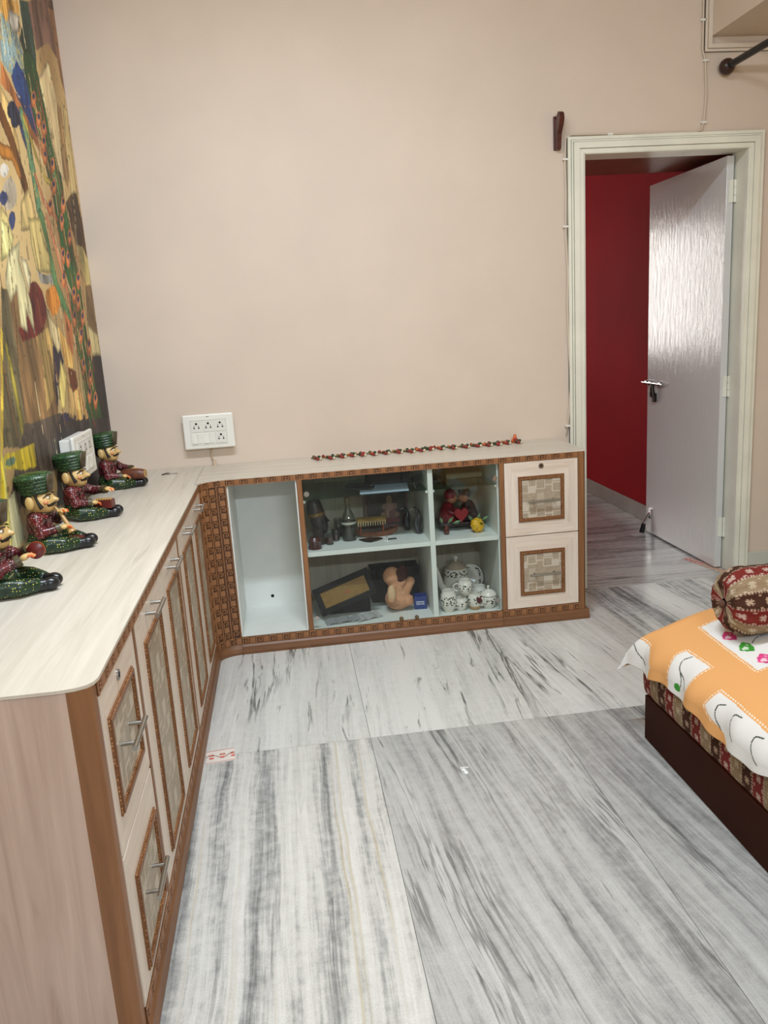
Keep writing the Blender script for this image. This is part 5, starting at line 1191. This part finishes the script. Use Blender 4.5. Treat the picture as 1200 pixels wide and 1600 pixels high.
C = np.empty(A.shape+(3,)); OR = np.array((222, 162, 100)); C[:] = OR
st = (np.mod((A*.35+B)/.0052, 1) < .34); C[st] = OR*.93+np.array((14, 14, 14))
WH = np.array((222, 219, 214)); GR = np.array((66, 74, 60))
def zz(P):
    k = inpoly(A, B, P); C[k] = WH
    d = segdist(A, B, P+[P[0]]); dt = (d > .004) & (d < .0075) & ~k & (np.mod((A+B)/.011, 1) < .55) & (A > 0); C[dt] = (238, 226, 206)
    return k
zz([(-.05, -.06), (.05, -.02), (.052, .03), (.045, .12), (.0, .172), (-.05, .16)])
zz([(.072, .25), (.098, .262), (.105, .383), (.037, .375), (-.004, .367), (-.05, .36), (-.05, .275), (.002, .268)])
for off in (0, .95):
    zz([(.022, .472+off), (.072, .49+off), (.066, .86+off), (-.05, .90+off), (-.05, .62+off), (-.01, .56+off)])
zz([(.072, 1.15), (.105, 1.17), (.105, 1.30), (-.05, 1.29), (-.05, 1.17)])
for b0 in (.0, .62, 1.24):
    zz([(.187, .175+b0), (.180, .482+b0), (.42, .53+b0), (.42, .16+b0)])
    for k, col in enumerate(((206, 66, 124), (58, 138, 44), (206, 66, 124))):
        for ca, cb in ((.217+.001*k, .28+.086*k+b0), (.32, .24+.086*k+b0)):
            u = (A-ca)/.020; v = (B-cb)/.032; an = np.arctan2(u, v); rr_ = np.hypot(u, v)
            pet = rr_ < .80+.10*np.sin(an*3+.6)+.06*np.sin(an*7)+.22*np.clip(-np.cos(an), 0, 1)**6
            C[pet] = np.array(col)*(.86+.3*vnoise(A[pet]*160, B[pet]*160, 4))[:, None]
            li = pet & (np.hypot(u*1.5+.35, v*1.7-.05)+.12*np.sin(an*5) < .52); C[li] = np.array(col)*.22+np.array((236, 232, 226))*.78
            gl_ = pet & (np.hypot(u*1.7-.6, v*1.4+.5) < .30); C[gl_] = np.array(col)*.55+np.array((240, 210, 215))*.45
            C[(segdist(A, B, [(ca+.020, cb-.008), (ca+.032, cb-.02), (ca+.05, cb-.03), (ca+.066, cb-.028), (ca+.08, cb-.018)]) < .0016)] = GR
def smooth(P, n=10):
    P = [np.array(p) for p in P]; P = [2*P[0]-P[1]]+P+[2*P[-1]-P[-2]]; o = []
    for i in range(1, len(P)-2):
        for t_ in np.linspace(0, 1, n, endpoint=False):
            a, b, c, d = P[i-1:i+3]; o.append(tuple(.5*((2*b)+(c-a)*t_+(2*a-5*b+4*c-d)*t_**2+(3*b-a-3*c+d)*t_**3)))
    return o+[tuple(P[-2])]
for P in ([(.095, .300), (.072, .288), (.05, .302), (.036, .335), (.012, .362)], [(.045, .31), (.03, .325), (.012, .33)], [(.056, .535), (.045, .515), (.02, .52), (-.006, .545)], [(.058, .615), (.05, .585), (.025, .588), (-.004, .62)], [(.056, .71), (.045, .685), (.02, .69), (-.004, .725)], [(.056, .80), (.045, .775), (.02, .78), (-.004, .81)], [(.035, .04), (.022, .06), (.004, .085), (-.01, .12)]):
    P = smooth(P)
    C[segdist(A, B, P) < .0018] = GR
C[((A-.004)/.012)**2+((B-.315)/.014)**2 < 1] = (62, 140, 52)
sh = grid('bed_sheet', np.stack([X, Y, Z], -1), C, CLOTH, None, (2.6, -2.4, .25))
k = sh.modifiers.new('s', 'SOLIDIFY'); k.thickness = .002; k.offset = -1
tag(sh, 'orange bed sheet with white zigzag blocks and pink and green flowers draped over the mattress', 'bed sheet')
# pulled-out corner of the sheet
# bolster
bo = thing('bolster', 'round bolster pillow in rust, tan and brown patterned cover lying on the sheet', 'bolster', (2.36, -1.655, .42))
L0, L1, R0 = 1.915, 2.80, .096
th = np.linspace(0, 2*PI, 420); sx = np.linspace(0, 1, 360)
Tm, Sm = np.meshgrid(th, sx, indexing='ij')
end = np.minimum(Sm, 1-Sm)*(L1-L0); rr = np.where(end < .075, .012+(R0-.012)*np.sqrt(np.clip(1-(1-np.clip(end/.075, 0, 1))**2, 0, 1)), R0)
pl = np.clip(1-end/.11, 0, 1); rr = rr*(1+pl*.05*np.sin(Tm*17+np.sin(Tm*3)*2)*(rr/R0)); Xb = L0+Sm*(L1-L0)+.018*np.clip(1-end/.012, 0, 1)*np.where(Sm < .5, 1, -1)
zb = np.sin(Tm)*rr*1.0; zb = np.where(zb < -.082, -.082+(zb+.082)*.3, zb)
Pb = np.stack([Xb, -1.655+np.cos(Tm)*rr*1.04, .422+.087+zb], -1)
W_ = Tm*R0*1.0; grid('bolster_cover', Pb, fabric(W_, Sm*(L1-L0)), CLOTH, bo)
MB().ball((L0+.012, -1.655, .505), (.010, .012, .012), 12, 8).build('end_gather', plain('brown_gather', (84, 54, 40), .9), bo, smooth=True)
# ------------------------------------------------------------------ small flat things on the floor
def sticker(name, label, x0, y0, x1, y1, fn, rot=0, wid=.045):
    d = Vector((x1-x0, y1-y0, 0)); L = d.length; d.normalize(); n = Vector((-d.y, d.x, 0))
    U, Wv = np.meshgrid(np.linspace(0, 1, int(L/.0022)), np.linspace(0, 1, int(wid/.0022)), indexing='ij')
    P = np.empty(U.shape+(3,)); P[:] = (x0, y0, .0012); P = P+(U*L)[..., None]*np.array(d)+((Wv-.5)*wid)[..., None]*np.array(n)
    o = grid(name, P, fn(U*L, Wv*wid, wid), PAPERP, None, ((x0+x1)/2, (y0+y1)/2, .0002)); k = o.modifiers.new('s', 'SOLIDIFY'); k.thickness = .0008; k.offset = -1
    return tag(o, label, 'floor sticker')
def rang(U, W, w_):
    C = np.empty(U.shape+(3,)); C[:] = (226, 216, 206); R_ = np.array((176, 44, 34)); v = W-w_/2
    C[np.abs(np.abs(v)-w_*.44) < .0016] = R_; C[np.abs(v-.010*np.sin(U*90)) < .0022] = (120, 40, 30)
    uu = np.mod(U, .035)-.0175; C[(uu/.010)**2+((v-.008)/.006)**2 < 1] = R_; C[(uu/.008)**2+((v+.010)/.005)**2 < 1] = (206, 70, 46); C[(uu/.003)**2+((v-.008)/.003)**2 < 1] = (240, 214, 180); return C
sticker('floor_sticker', 'red and white floral floor sticker beside the left cabinets', .414, -1.246, .505, -1.238, rang, 0, .082)
def rang2(U, W, w_):
    C = rang(U, W, w_); k = np.abs(np.mod(U-W, .04)-.02) < .006; C[k] = (188, 66, 60); k = U > .14; C[k] = C[k]*.4+np.array((196, 186, 160))*.6; return C
sticker('floor_sticker', 'red and cream border sticker on the floor under the open door', 2.838, .30, 2.905, .005, rang2, 0, .05)
t = thing('footprint_sticker', 'tiny white footprint sticker on the grey marble floor', 'floor sticker', (1.207, -1.50, 0))
m = MB()
WHK = plain('white_sticker', (236, 238, 238), .5)
for dx, dy, a, b in ((0, -.012, .006, .010), (-.004, .004, .006, .007)): m.lathe([(1, 0), (1, .0008)], (1.207+dx, -1.505+dy, .0001), 14, True, None, (a, b, 1))
m.build('sole', WHK, t)
for k in range(5): MB().lathe([(.0026, 0), (.0026, .0008)], (1.198+.005*k, -1.490+.002*math.sin(k), .0001), 10).build('toe', WHK, t)
# ------------------------------------------------------------------ lamps and ceiling fan (above and behind the view)
LW = plain('lamp_white', (235, 235, 230), .4)
t = thing('tube_light', 'white ceiling tube light fitting above the middle of the room', 'tube light', (.82, -2.0, 2.95))
MB().box(.20, 1.44, -2.05, -1.95, 2.96, 3.0).build('housing', LW, t, bevel=.004)
for x in (.22, 1.42): MB().box(x-.015, x+.015, -2.025, -1.975, 2.935, 2.96).build('end_cap', LW, t)
t = thing('tube_light', 'white tube light fitting high on the rear wall', 'tube light', (1.5, -5.15, 2.35))
MB().box(.88, 2.12, YB, YB+.04, 2.31, 2.39).build('housing', LW, t, bevel=.004)
for x in (.9, 2.1): MB().box(x-.015, x+.015, YB+.04, YB+.09, 2.325, 2.375).build('end_cap', LW, t)
